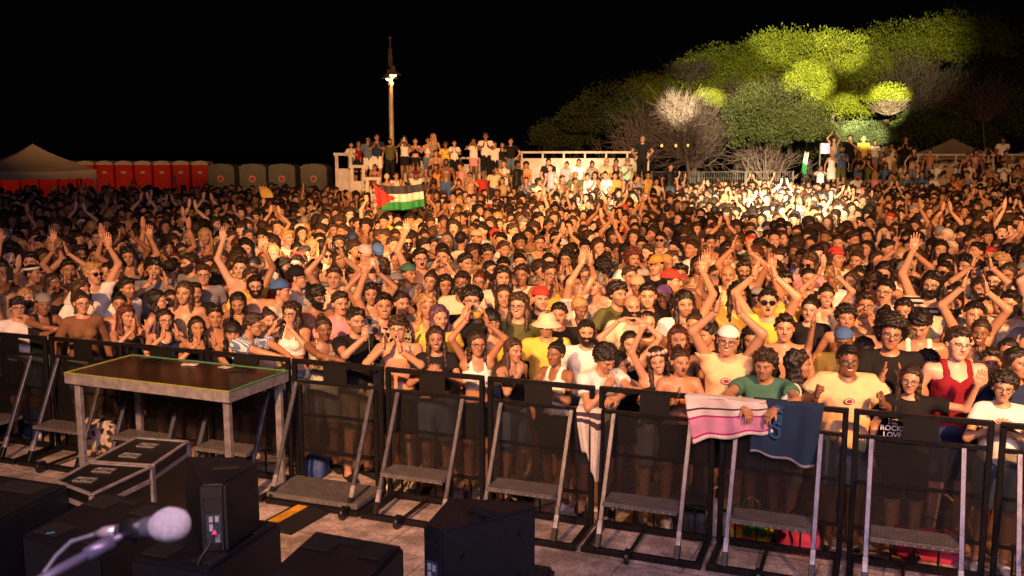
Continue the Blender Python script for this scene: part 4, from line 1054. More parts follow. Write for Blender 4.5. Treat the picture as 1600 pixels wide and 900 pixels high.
st = empty('microphone_stand', (mt[0] - .55, .62, 1.2)); so = np.array(st.location); tag(st, 'grey boom stand tube under the microphone', 'microphone stand')
b0, b1, b2 = at_d(200, 832, 1.46), at_d(130, 870, 1.42), at_d(60, 915, 1.36)
t = MB(); t.tube([b0 - so, b0 + (b1 - b0) * .4 - so], .006, 12); t.build('clip_stem', M['pipe'], st, False)
t = MB(); t.tube([b0 + (b1 - b0) * .35 - so, b0 + (b1 - b0) * .95 - so], .011, 14); t.build('clutch', M['pipe'], st, False)
bend = b0 + (b1 - b0) * 3.2
t = MB(); t.tube([b0 + (b1 - b0) * .9 - so, bend - so], .0075, 12); t.build('boom', M['pipe'], st, False)
t = MB(); t.tube([bend - so, np.array([bend[0], bend[1], 1.25]) - so], .010, 12); t.build('pole', M['pipe'], st, False)
t = MB(); t.lathe([(.14, 0), (.14, .012), (.03, .03), (.012, .05)], (bend[0] - so[0], bend[1] - so[1], 0), 24); t.build('base', M['bmetal'], st, False)
cp = (mh + md * .075); t = MB(); t.lathe([(.0165, -.02), (.0175, .0), (.016, .025)], cp - so, 16, R); t.bar(cp - so + np.array([0, 0, -.016]), b0 - so, .018, .022, bev=.003); t.build('clip', M['black_plastic'], st, False)
# ---------------------------------------------------------------- back of the field
M['white_paint'] = simple('white_painted_board', (.62, .58, .54), .7, noise=.25, nscale=2.5, bump=.3); M['conc'] = simple('terrace_boards', (.10, .075, .055), .8, noise=.4, nscale=1.5, bump=.3)
M['redp'] = simple('red_plastic', (.55, .025, .018), .45, noise=.15, nscale=3); M['roofp'] = simple('pale_translucent_roof', (.55, .50, .42), .6); M['greyp'] = simple('grey_green_plastic', (.13, .13, .10), .5, noise=.15, nscale=3)
M['tent'] = simple('beige_tent_fabric', (.40, .32, .24), .8, noise=.12, nscale=2, bump=.5, bscale=3); M['galv'] = simple('galvanised_tube', (.30, .29, .27), .45, metal=.5)
STEPS = {'L': [(32.6, .45), (33.6, .9), (34.6, 1.35), (36.0, 1.8)], 'R': [(37.4, .45), (38.7, .9), (40.0, 1.35), (41.6, 1.8)]}
def terrace(key, x0, x1, label, yback):
    r = empty('stepped_terrace', ((x0 + x1) / 2, STEPS[key][0][0] - .5, 0)); o = np.array(r.location); tag(r, label, 'terrace', 'stepped terraces at the back of the field')
    st = STEPS[key]
    for i, (y, z) in enumerate(st):
        y0 = y - .5 if i else y - .5; y1 = st[i + 1][0] - .5 if i < 3 else yback
        t = MB(); t.box(((x0 + x1) / 2 - o[0], (y0 + y1) / 2 - o[1], z / 2), (x1 - x0, y1 - y0, z)); t.build('step', M['conc'], r)
    return r
XL0, XL1 = (560 - 800) / 1500 * 35.5, (1016 - 800) / 1500 * 35.5
terrace('L', XL0, XL1, 'dark stepped terrace full of people below the lamp post and white railing', 39.0)
XR0, XR1 = (1292 - 800) / 1500 * 40.5, 27.0
terrace('R', XR0, XR1, 'dark stepped terrace full of people in front of the small tent', 44.5)
def railing(name, x0, x1, y, z0, ztop, zwall, label, n):
    r = empty(name, ((x0 + x1) / 2, y, z0)); w = x1 - x0; tag(r, label, 'railing', 'white boarded railings on the terraces')
    for k in range(n + 1):
        t = MB(); t.box((-w / 2 + w * k / n, 0, (ztop - z0) / 2), (.07, .07, ztop - z0)); t.build('post', M['white_paint'], r)
    t = MB(); t.box((0, -.005, ztop - z0), (w + .1, .10, .08)); t.build('top_rail', M['white_paint'], r)
    t = MB(); t.box((0, .03, (zwall - z0) / 2), (w, .03, zwall - z0)); t.build('board_panel', M['white_paint'], r)
p0, p1 = at_y(815, 238, 37.2), at_y(1013, 238, 37.2)
railing('railing', p0[0], p1[0], 37.2, 1.8, p0[2], 2.75, 'white boarded railing between the denim shorts and the guard in black', 6)
railing('railing', XL0 + 1.3, p0[0] - .1, 38.6, 1.8, 2.75, 2.5, 'white boarded railing behind the standing group under the lamp post', 6)
q0, q1 = at_y(1376, 241, 43.0), at_y(1640, 247, 43.0)
railing('railing', q0[0], q1[0], 43.0, 1.8, 2.85, 2.45, 'long white boarded railing in front of the small pale tent', 9)
def panel_tower(px0, px1, y, pyt, pyb, label, win=False):
    a, b = at_y(px0, pyt, y), at_y(px1, pyb, y); w = b[0] - a[0]; zt = a[2]
    r = empty('white_panel', ((a[0] + b[0]) / 2, y, 0)); tag(r, label, 'panel', 'white boarded panels at the end of the terrace')
    for s in (-1, 1): t = MB(); t.box((s * w / 2, 0, zt / 2), (.11, .11, zt)); t.build('post', M['white_paint'], r)
    t = MB(); t.box((0, -.003, zt), (w + .2, .12, .10)); t.build('top_rail', M['white_paint'], r)
    t = MB(); t.box((0, 0, (zt - .5) / 2), (w - .1, .04, zt - .5 if win else zt - .2)); t.build('board_panel', M['white_paint'], r)
panel_tower(526, 549, 34.2, 241, 300, 'tall white panel at the outer end of the terrace', True)
panel_tower(550, 569, 33.4, 260, 310, 'middle white panel, one step down from the tall one', True)
panel_tower(574, 592, 32.2, 279, 320, 'lowest white panel, beside the flag', True)
# toilets
def toilet(x, y, w, mat, roofm, label, grp, red, ang=0):
    h = 2.28; r = empty('portable_toilet', (x, y, 0), ang); tag(r, label, 'toilet', grp)
    t = MB(); t.box((0, 0, h / 2 - .03), (w, w, h - .06), bev=.03); t.build('cabin', mat, r)
    t = MB(); prof = [(-w / 2, h - .10), (-w / 2, h - .02), (-w * .36, h + .10), (0, h + .15), (w * .36, h + .10), (w / 2, h - .02), (w / 2, h - .10)]
    V = [(px_, s * (w / 2 + .015), z) for s in (-1, 1) for px_, z in prof]; n = len(prof)
    F = [tuple(range(n))[::-1] if 0 else tuple(range(n)), tuple(range(2 * n - 1, n - 1, -1))] + [(i, i + n, (i + 1) % n + n, (i + 1) % n) for i in range(n)]
    t.add(V, F); t.build('roof', roofm, r)
    dr = MB(); dr.box((0, -w / 2 - .015, 1.02), (w * .74, .03, 1.94), bev=.01); d = dr.build('door', mat, r)
    e = MB()
    for sx in (-1, 1): e.box((sx * w * .27, -w / 2 - .036, 1.0), (.035, .014, 1.7))
    e.box((0, -w / 2 - .036, 1.05), (w * .5, .014, .035)); e.box((0, -w / 2 - .036, .55), (w * .4, .014, .03)); e.build('moulding', mat, d)
    if red: e = MB(); e.box((0, -w / 2 - .034, 1.74), (.24, .01, .12)); e.build('sign_plate', M['white_paint'], d)
    if not red:
        R = np.array([[1, 0, 0], [0, 0, -1], [0, 1, 0]]); e = MB(); e.lathe([(.15, 0), (.15, .004)], (0, -w / 2 - .036, 1.72), 20, R); e.build('sign_plate', M['white_paint'], d); e = MB()
        e.lathe([(.115, 0), (.115, .006), (.07, .0065)], (0, -w / 2 - .040, 1.72), 20, R); e.build('round_sign', M['redp'], d)
    e = MB(); e.box((w * .3, -w / 2 - .05, 1.0), (.05, .04, .14)); e.build('handle', M['greyp'], d)
reds = [(318 - i * 29.4, 57.5) for i in range(12)]
RN = ['nearest the grey ones', 'second from the grey ones', 'third from the grey ones', 'fourth from the grey ones', 'fifth from the grey ones', 'sixth from the grey ones', 'seventh from the grey ones',
      'just clear of the tent corner', 'behind the right corner of the tent', 'behind the tent eaves', 'behind the tent middle', 'behind the tent peak']
for i, (px, y) in enumerate(reds): toilet(at_y(px, 300, y)[0], y, 1.0, M['redp'], M['roofp'], 'red portable toilet with pale domed roof, ' + RN[i], 'red portable toilets in a row', True)
for i, (px, nm) in enumerate(((352, 'next to the red ones'), (401, 'second from the red ones'), (446, 'with round red sign, third from the red ones'), (495, 'nearest the white panels'))):
    toilet(at_y(px, 300, 46)[0], 46, 1.26, M['greyp'], M['greyp'], 'grey green portable toilet, ' + nm, 'grey portable toilets in a row', False)
def tent(cx, cy, half, ze, zp, ang, label, vz=.28):
    r = empty('gazebo_tent', (cx, cy, 0), ang); tag(r, label, 'tent', 'peaked gazebo tents')
    c = [(-half, -half), (half, -half), (half, half), (-half, half)]; V = [(0, 0, zp)]; F = []; n = 8
    for i in range(4):
        a, b = np.array(c[i]), np.array(c[(i + 1) % 4])
        base = len(V)
        for k in range(n + 1):
            for j in range(5):
                u, v = k / n, j / 4; p = (a * (1 - u) + b * u) * v; z = zp + (ze - zp) * (v ** .80) - .05 * math.sin(u * math.pi) * v; V.append((p[0], p[1], z))
        for k in range(n):
            for j in range(4): q = base + k * 5 + j; F.append((q, q + 1, q + 6, q + 5))
    t = MB(); t.add(V, F); t.build('canopy', M['tent'], r, False)
    t = MB(); sc = []
    for i in range(4):
        a, b = np.array(c[i]), np.array(c[(i + 1) % 4]); m_ = 24
        Vv = []
        for k in range(m_ + 1):
            p = a + (b - a) * k / m_; Vv.append((p[0] * 1.003, p[1] * 1.003, ze - .05 * math.sin(k / m_ * math.pi))); Vv.append((p[0] * 1.01, p[1] * 1.01, ze - vz - .04 * (k % 2)))
        t.add(Vv, [(2 * k, 2 * k + 1, 2 * k + 3, 2 * k + 2) for k in range(m_)])
    t.build('valance', M['tent'], r)
    for p in c: t = MB(); t.box((p[0] * .98, p[1] * .98, ze / 2), (.05, .05, ze)); t.build('leg', M['galv'], r)
tent(-16.3, 33.0, 1.7, 2.42, 3.28, .55, 'beige peaked gazebo tent in front of the red toilets')
tc_ = at_y(1489, 217, 48.0); tent(tc_[0], 48.0, 1.6, 2.7, tc_[2] + .03, .3, 'small pale tent peak behind the long white railing')
tc_ = at_y(1600, 243, 47.0); tent(tc_[0], 47.0, 1.6, 2.45, 3.0, .3, 'low tent lit yellow at the end of the long white railing')
# lamp post
def emis(name, col, st):
    m, nt, p = nodes(name); p.inputs['Base Color'].default_value = (*col, 1); p.inputs['Emission Color'].default_value = (*col, 1); p.inputs['Emission Strength'].default_value = st; return m
M['bulb'] = emis('lit_bulb', (1, .62, .2), 14); M['polep'] = simple('cream_painted_pole', (.55, .42, .26), .5, noise=.2, nscale=4); M['lampm'] = simple('grey_lamp_metal', (.10, .08, .07), .5)
lp = at_y(612.5, 240, 41.0); lx = lp[0]; r = empty('lamp_post', (lx, 41.0, 0)); tag(r, 'tall pale lamp post with two lit shades and a spiked finial', 'street lamp')
def zpx(py, y=41.0): return at_y(612, py, y)[2]
t = MB(); t.lathe([(.13, 0), (.115, 2), (.085, zpx(140)), (.07, zpx(136)), (.13, zpx(131)), (.10, zpx(127)), (.03, zpx(124))], (0, 0, 0), 14); t.build('pole', M['polep'], r, False)
t = MB(); t.lathe([(.03, zpx(125)), (.03, zpx(62)), (.075, zpx(60)), (.05, zpx(56.5))], (0, 0, 0), 8)
for s in (-1, 1): t.bar((s * .07, 0, zpx(104)), (s * .05, 0, zpx(76)), .045, .04)
t.build('finial', M['lampm'], r, False)
for (dx, dz, dy) in ((-.09, 121.5, .25), (.13, 117, -.2)):
    zc = zpx(dz); t = MB(); t.lathe([(.40, zc - .02), (.30, zc + .03), (.20, zc + .10), (.11, zc + .14), (.10, zc + .34), (.04, zc + .36)], (dx, dy, 0), 18); sh = t.build('lamp_shade', M['lampm'], r, False)
    t = MB(); t.lathe([(.02, zc - .10), (.12, zc - .07), (.15, zc - .025)], (dx, dy, 0), 14); t.build('bulb', M['bulb'], sh, False)
    l = bpy.data.lights.new('street_lamp_glow', 'POINT'); l.energy = 30; l.color = (1, .62, .22); l.shadow_soft_size = .1; lo = bpy.data.objects.new('street_lamp_glow', l); COL.objects.link(lo); lo.location = (lx + dx, 41.0 + dy, zc - .25)
# fence behind the middle of the crowd
fr = empty('mesh_fence', (0, 0, 0)); fa, fb = at_y(1018, 264, 43), at_y(1240, 262, 43); fr.location = ((fa[0] + fb[0]) / 2, 43, 0); tag(fr, 'temporary metal fence in front of the bare shrubs', 'fence'); w = fb[0] - fa[0]
M['wirem'] = M['galv']
for k in range(4):
    t = MB(); xx = -w / 2 + w * k / 3; t.tube([(xx, 0, 0), (xx, 0, 2.15)], .03, 8); t.build('post', M['galv'], fr, False)
for k in range(3):
    t = MB(); x0_ = -w / 2 + w * k / 3 + .05; x1_ = x0_ + w / 3 - .1
    t.tube([(x0_, 0, .15), (x1_, 0, .15), (x1_, 0, 2.1), (x0_, 0, 2.1), (x0_, 0, .15)], .02, 6)
    for j in range(20): xx = x0_ + (x1_ - x0_) * j / 19; t.bar((xx, 0, .15), (xx, 0, 2.1), .006)
    for j in range(7): zz = .15 + 1.95 * j / 7; t.bar((x0_, 0, zz), (x1_, 0, zz), .006)
    t.build('mesh_panel', M['galv'], fr)

# ---------------------------------------------------------------- trees
def leaf_mat(name, c1, c2):
    m, nt, p = nodes(name); g_ = N(nt, 'ShaderNodeNewGeometry'); cr = N(nt, 'ShaderNodeMix', data_type='RGBA'); L(nt, g_.outputs['Random Per Island'], cr.inputs[0]); cr.inputs[6].default_value = (*c1, 1); cr.inputs[7].default_value = (*c2, 1)
    L(nt, cr.outputs[2], p.inputs['Base Color']); p.inputs['Roughness'].default_value = .6; p.inputs['Specular IOR Level'].default_value = .25
    return m
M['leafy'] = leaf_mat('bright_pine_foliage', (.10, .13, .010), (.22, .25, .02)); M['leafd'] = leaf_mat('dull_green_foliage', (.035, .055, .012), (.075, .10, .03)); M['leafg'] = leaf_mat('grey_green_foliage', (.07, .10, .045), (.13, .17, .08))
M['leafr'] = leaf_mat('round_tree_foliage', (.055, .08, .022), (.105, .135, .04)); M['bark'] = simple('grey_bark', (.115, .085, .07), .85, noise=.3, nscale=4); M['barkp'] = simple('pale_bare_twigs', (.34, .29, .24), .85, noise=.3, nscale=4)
def crown_geo(rx, ry, rz, n, rs, size, flat=.3, tuft=.5):
    lob = [(rs.normal(size=3) * np.array([rx, ry, rz]) * .5) for _ in range(9)]; lob = [l * np.array([1, 1, .8]) * min(1, .52 / (np.linalg.norm(l / np.array([rx, ry, rz])) + 1e-6)) for l in lob]
    cen = np.array([[0, 0, 0]] + lob); rad = np.array([1.0] + list(rs.uniform(.42, .62, 9)))
    which = rs.choice(10, n, p=np.array([.28] + [.08] * 9)); d = rs.normal(size=(n, 3)); d /= np.linalg.norm(d, axis=1)[:, None]; d[:, 2] = np.where(d[:, 2] < -flat, -d[:, 2] * .5, d[:, 2])
    rr = rs.uniform(.82, 1.02, n) ** 1.0
    cl = 1 + .12 * np.sin(d @ (rs.normal(size=3) * 9)) + .07 * np.sin(d @ (rs.normal(size=3) * 17)) + .05 * np.sin(d @ (rs.normal(size=3) * 31))
    P = cen[which] + d * (rad[which] * rr * cl)[:, None] * np.array([rx, ry, rz])
    P[:, 2] = np.maximum(P[:, 2], -rz * 1.0)
    ax = d * .6 + np.array([0, 0, tuft]) + rs.normal(size=(n, 3)) * .35; ax /= np.linalg.norm(ax, axis=1)[:, None]
    sd = np.cross(ax, rs.normal(size=(n, 3))); sd /= np.linalg.norm(sd, axis=1)[:, None]
    ln = (rs.uniform(.6, 1.4, n) * size)[:, None]; wd = ln * .42
    V = np.stack([P - sd * wd * .5, P + ax * ln * .5 - sd * wd * .0 + sd * wd * .6, P + ax * ln, P + ax * ln * .5 - sd * wd * .6], 1).reshape(-1, 3)
    return V, np.arange(4 * n).reshape(n, 4)
def branches(mb, base, fanr, fanz, rs, n=14, r0=.09, seg=5, spread=1.0, sub_=3, z0=0.0):
    for i in range(n):
        a = rs.uniform(0, 6.28); rr = rs.uniform(.35, 1) * fanr; tgt = np.array([math.cos(a) * rr, math.sin(a) * rr * .8, fanz * math.sqrt(max(0.05, 1 - .55 * (rr / fanr) ** 2)) * rs.uniform(.8, 1.05)])
        pts = []; 
        for k in range(seg + 1):
            t_ = k / seg; p = base * (1 - t_) + (base + tgt) * t_; p = p + rs.normal(size=3) * fanr * .03 * (t_ * (1 - t_) * 4) + np.array([0, 0, -.16 * fanz * math.sin(t_ * 3.14)]); pts.append(p)
        mb.tube(pts, [r0 * (1 - .75 * k / seg) for k in range(seg + 1)], 4, False)
        for _ in range(sub_):
            k = rs.integers(2, seg); s = pts[k]; e = s + (nrm(tgt) + rs.normal(size=3) * .55) * fanz * rs.uniform(.25, .5); m_ = (s + e) / 2 + rs.normal(size=3) * .1
            mb.tube([s, m_, e], [r0 * .4, r0 * .3, r0 * .12], 3, False)
            for _2 in range(2):
                e2 = m_ + (nrm(e - s) + rs.normal(size=3) * .6) * fanz * .22; mb.tube([m_, e2], [r0 * .22, r0 * .08], 3, False)
TR = 0
def tree(px, py, rx, rz, y, leaf, label, n=5200, size=.22, bare=0, cat='tree', name='pine_tree', ry=None):
    """crown centre and half sizes in pixels, distance y"""
    global TR; TR += 1; rs = np.random.default_rng(100 + TR); c = at_y(px, py, y); s = y / 1500
    RX, RZ = rx * s, rz * s; RY = (rx * s * .8) if ry is None else ry
    r = empty(name, (c[0], y, 0)); tag(r, label, cat, 'trees on the slope behind the field')
    V, Q = crown_geo(RX, RY, RZ, int(n * 2.4), rs, size * .62); V[:, 2] += c[2]; V[:, 2] = np.maximum(V[:, 2], .05)
    link('crown', raw_mesh('crown', V, [Q]), M[leaf], r)
    t = MB(); zb = max(c[2] - RZ * 1.5, c[2] * .3)
    lean_ = rs.uniform(-.5, .5); t.tube([(lean_, 0, 0), (lean_ * .5, 0, zb * .5), (0, 0, zb)], [.30, .24, .18], 8, False)
    if bare: branches(t, np.array([0, -RY * .3, c[2] - RZ * 1.15]), RX * .95, RZ * 1.1, rs, bare, .06, 5, 1, 4)
    else: branches(t, np.array([0, 0, zb]), RX * .8, max(RZ, 1), rs, 7, .10, 4, 1, 2)
    t.build('trunk', M['bark'], r, False)
G_ = [
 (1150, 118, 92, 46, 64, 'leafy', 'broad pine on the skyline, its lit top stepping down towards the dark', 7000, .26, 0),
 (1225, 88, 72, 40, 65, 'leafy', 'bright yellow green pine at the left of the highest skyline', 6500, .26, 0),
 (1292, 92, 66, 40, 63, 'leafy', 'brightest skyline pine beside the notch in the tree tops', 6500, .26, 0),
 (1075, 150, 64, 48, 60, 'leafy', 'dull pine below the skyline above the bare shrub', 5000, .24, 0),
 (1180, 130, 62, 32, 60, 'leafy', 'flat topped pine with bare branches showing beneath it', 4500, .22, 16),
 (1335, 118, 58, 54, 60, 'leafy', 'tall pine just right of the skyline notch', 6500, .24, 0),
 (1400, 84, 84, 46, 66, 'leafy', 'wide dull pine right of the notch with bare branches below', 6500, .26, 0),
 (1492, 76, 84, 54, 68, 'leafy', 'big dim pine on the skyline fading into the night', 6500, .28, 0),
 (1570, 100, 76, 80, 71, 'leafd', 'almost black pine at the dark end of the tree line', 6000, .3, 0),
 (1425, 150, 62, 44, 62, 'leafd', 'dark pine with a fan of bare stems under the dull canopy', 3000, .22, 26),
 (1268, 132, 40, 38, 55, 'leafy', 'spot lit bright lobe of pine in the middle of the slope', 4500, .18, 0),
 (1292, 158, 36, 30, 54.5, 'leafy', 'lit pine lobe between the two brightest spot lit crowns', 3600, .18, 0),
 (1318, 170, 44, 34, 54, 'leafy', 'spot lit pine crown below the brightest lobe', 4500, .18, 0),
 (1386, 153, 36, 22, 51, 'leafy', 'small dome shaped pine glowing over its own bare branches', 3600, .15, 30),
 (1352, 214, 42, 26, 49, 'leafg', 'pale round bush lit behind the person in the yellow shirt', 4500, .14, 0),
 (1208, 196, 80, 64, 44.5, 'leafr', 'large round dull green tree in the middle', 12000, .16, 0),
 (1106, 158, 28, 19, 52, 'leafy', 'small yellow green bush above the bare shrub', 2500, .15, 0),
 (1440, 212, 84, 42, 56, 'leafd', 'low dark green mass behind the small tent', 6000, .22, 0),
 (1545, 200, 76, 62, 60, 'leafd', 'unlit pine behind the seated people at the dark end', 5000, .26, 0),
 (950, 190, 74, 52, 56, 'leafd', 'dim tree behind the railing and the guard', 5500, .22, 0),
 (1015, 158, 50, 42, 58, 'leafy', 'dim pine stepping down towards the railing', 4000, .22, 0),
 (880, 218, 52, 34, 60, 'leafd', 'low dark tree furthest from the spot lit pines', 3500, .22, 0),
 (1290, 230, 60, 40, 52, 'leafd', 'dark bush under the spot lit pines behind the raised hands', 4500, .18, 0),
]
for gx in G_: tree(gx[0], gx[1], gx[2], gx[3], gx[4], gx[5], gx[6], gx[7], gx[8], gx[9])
def bare_shrub(px, pyb, rx, h, y, mat, label, n, legs=4):
    global TR; TR += 1; rs = np.random.default_rng(100 + TR); c = at_y(px, pyb, y); s = y / 1500
    t = MB(); z0 = c[2]; H = h * s; R_ = rx * s
    r = empty('bare_shrub', (c[0], y, 0)); tag(r, label, 'shrub', 'bare shrubs behind the fence')
    branches(t, np.array([0, 0, z0]), R_, H, rs, n, .055, 6, 1, 6)
    t.build('twigs', M[mat], r, False); t = MB()
    for k in range(legs): a = k * 1.6; t.tube([(math.cos(a) * .8, math.sin(a) * .5, 0), (math.cos(a) * .3, 0, z0 * .6), (0, 0, z0 + .1)], [.12, .09, .06], 6, False)
    t.build('trunk', M['bark'], r, False)
bare_shrub(1005, 262, 46, 84, 47, 'bark', 'tall brown bare shrub right behind the guard', 55)
bare_shrub(1085, 262, 66, 88, 45.5, 'bark', 'wide bare shrub with three small lanterns in it', 80)
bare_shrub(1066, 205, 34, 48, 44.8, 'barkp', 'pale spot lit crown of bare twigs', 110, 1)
bare_shrub(1428, 190, 66, 92, 57.5, 'bark', 'fan of brown bare stems under the dull canopy past the skyline notch', 60, 1)
bare_shrub(1185, 168, 66, 44, 57, 'bark', 'bare brown branches under the flat topped pine', 40, 1)
bare_shrub(1075, 128, 50, 34, 58.5, 'bark', 'bare brown branches below the first skyline pine', 30, 1)
bare_shrub(1535, 190, 50, 60, 57, 'bark', 'dim bare stems at the dark end of the tree line', 30, 1)
bare_shrub(1196, 270, 62, 40, 45.2, 'bark', 'low bare branches under the large round tree', 26)
M['lantern'] = emis('lit_lantern', (1, .45, .12), 1.6)
for px, nm in ((1034, 'nearest the guard'), (1056, 'middle one'), (1075, 'nearest the round tree')):
    p = at_y(px, 228, 45.0 - .6); t = MB(); t.lathe([(.01, .09), (.04, .07), (.06, .02), (.055, -.03), (.02, -.06)], (0, 0, 0), 12); r = empty('lantern', p); tag(r, 'small lit lantern in the bare shrub, ' + nm, 'lantern', 'lanterns in the bare shrub')
    t.build('globe', M['lantern'], r, False); t = MB(); t.tube([(0, 0, .1), (0, .1, .5)], .01, 5); t.build('cord', M['bcable'], r, False)
# poster / screen at the terrace end
M['screen'] = emis('lit_banner', (.9, .55, .65), 1.3)
# flags
def flag(name, cs, y, cols, label, pole=None):
    r = empty(name, at_y(*cs[2], y) * [1, 1, 0]); o = np.array(r.location); tag(r, label, 'flag')
    P = [at_y(*c, y) for c in cs]; nu, nv = 30, 16; V = []
    for j in range(nv):
        for i in range(nu):
            u, v = i / (nu - 1), j / (nv - 1); p = (P[0] * (1 - u) + P[1] * u) * (1 - v) + (P[2] * (1 - u) + P[3] * u) * v
            p = p + np.array([0, .07 * math.sin(u * 15 + v * 2) + .04 * math.sin(u * 31 + 1), -.06 * math.sin(u * 3.14)]); V.append(p - o)
    groups = {}
    for j in range(nv - 1):
        for i in range(nu - 1):
            u, v = (i + .5) / (nu - 1), (j + .5) / (nv - 1); groups.setdefault(cols(u, v), []).append((j * nu + i, (j + 1) * nu + i, (j + 1) * nu + i + 1, j * nu + i + 1))
    names = {'fl_r': 'red_triangle', 'fl_k': 'black_band', 'fl_w': 'white_band', 'fl_g': 'green_band', 'fl_o': 'orange_band'}
    for k, F in groups.items():
        us = sorted({x for f in F for x in f}); mp_ = {x: q for q, x in enumerate(us)}; t = MB(); t.add(np.array(V)[us], [[mp_[x] for x in f] for f in F])
        ob = t.build(names[k], M[k], r, False); md_ = ob.modifiers.new('thick', 'SOLIDIFY'); md_.thickness = .006
    return r
M['fl_r'] = simple('red_flag_cloth', (.60, .035, .03), .8); M['fl_k'] = simple('black_flag_cloth', (.035, .035, .045), .8); M['fl_w'] = simple('white_flag_cloth', (.70, .66, .58), .8); M['fl_g'] = simple('green_flag_cloth', (.02, .24, .06), .8)
flag('flag', [(583, 287), (660, 287), (589, 327), (664, 322)], 23.5, lambda u, v: 'fl_r' if u < .42 * (1 - abs(v - .5) * 2) + .0 or u < .02 else ('fl_k' if v < .34 else 'fl_w' if v < .67 else 'fl_g'), 'red, black, white and green flag stretched between raised hands')
fl = flag('flag', [(1259, 236), (1264, 237), (1253, 270), (1259, 272)], 37.5, lambda u, v: 'fl_w' if v < .55 else 'fl_g', 'narrow green and white flag on a stick at the terrace end')
t = MB(); a_, b_ = at_y(1261, 222, 37.5), at_y(1252, 285, 37.5); b_[2] = 0; t.tube([a_ - np.array(fl.location), b_ - np.array(fl.location)], .02, 6); t.build('stick', M['bmetal'], fl, False)
# banner beside the terrace
b1, b2 = at_y(1282, 224, 44.0), at_y(1308, 240, 44.0)

rb = empty('banner', ((b1[0] + b2[0]) / 2, 44.0, b2[2])); tag(rb, 'small lit pale pink banner beside the person clapping overhead', 'banner'); w_ = b2[0] - b1[0]; h_ = b1[2] - b2[2]
t = MB(); t.box((0, 0, h_ / 2), (w_, .03, h_)); t.build('panel', M['screen'], rb)
for sx in (-1, 1): t = MB(); t.box((sx * w_ / 2, 0, (h_ - b2[2]) / 2), (.05, .05, h_ + b2[2])); t.build('pole', M['galv'], rb)
# ---------------------------------------------------------------- people seen in the photograph
# x y sex hair haircolour top colour pose then flags; x, y = face centre in the photograph's pixels
FRONT = """
22 482 m mop k tee white CH G y:15 F
68 476 f short k tank black R capback:grey y:20 F m:n
128 474 f bun d long brown D G y:10 F lip
198 494 f wavy r strap black CF y:30 F lip
258 500 f long k strap navy CF G y:10 F
308 512 f long k strap black CF y:20 F
336 495 m short k bare black D y:12
364 520 f bangs k tank black TL y:0 F m:o
397 508 m short d shirt denim TL G y:50 F mat:pin sh
506 514 f bun d strap grey R y:5 F mat:floral
557 502 m short k tee black P y:25 F B- camera print:en
622 514 m mop b bare black CF T y:-10 F m:o bot:shorts
681 530 f long d croptee black S y:-5 F m:s
746 538 f long d crop white CO G y:5 F bot:mini bottle
803 548 f long b strap black CHr y:40 F
868 553 f bun k tank white S y:-40 F
935 570 m curly k tee white RC y:30 F hp:22
968 568 f bob k crop white R S y:60 F
1028 565 f wavy d strap black U1r crown:pink m:s y:0 F hr:-12
1063 566 f bun d bra orange C m:o y:10 F bot:mini
1137 533 m short d tee peach CO G capback:white m:s y:-5 F logo
1195 571 m curly d tee green R2 y:-10 F
1249 570 f wavy k croptee white U1 y:80 F
1325 564 m short k tee peach FI G m:s y:5 F fat logo
1392 522 m afro k tee black C G y:0
1352 548 f long d tank brown D G y:45 m:s
1423 594 f long d tee black W G y:0 F letters
1451 570 f curly k bra red D y:5 m:s
1497 538 m short d tank maroon D T y:15 sk:p
1548 566 m short d tee lilac D y:10 B-
1568 606 f curly k tee white S G y:0 F
1437 508 m mop k tank white D y:0 hp:25
1590 568 f long k tee navy D y:30
"""
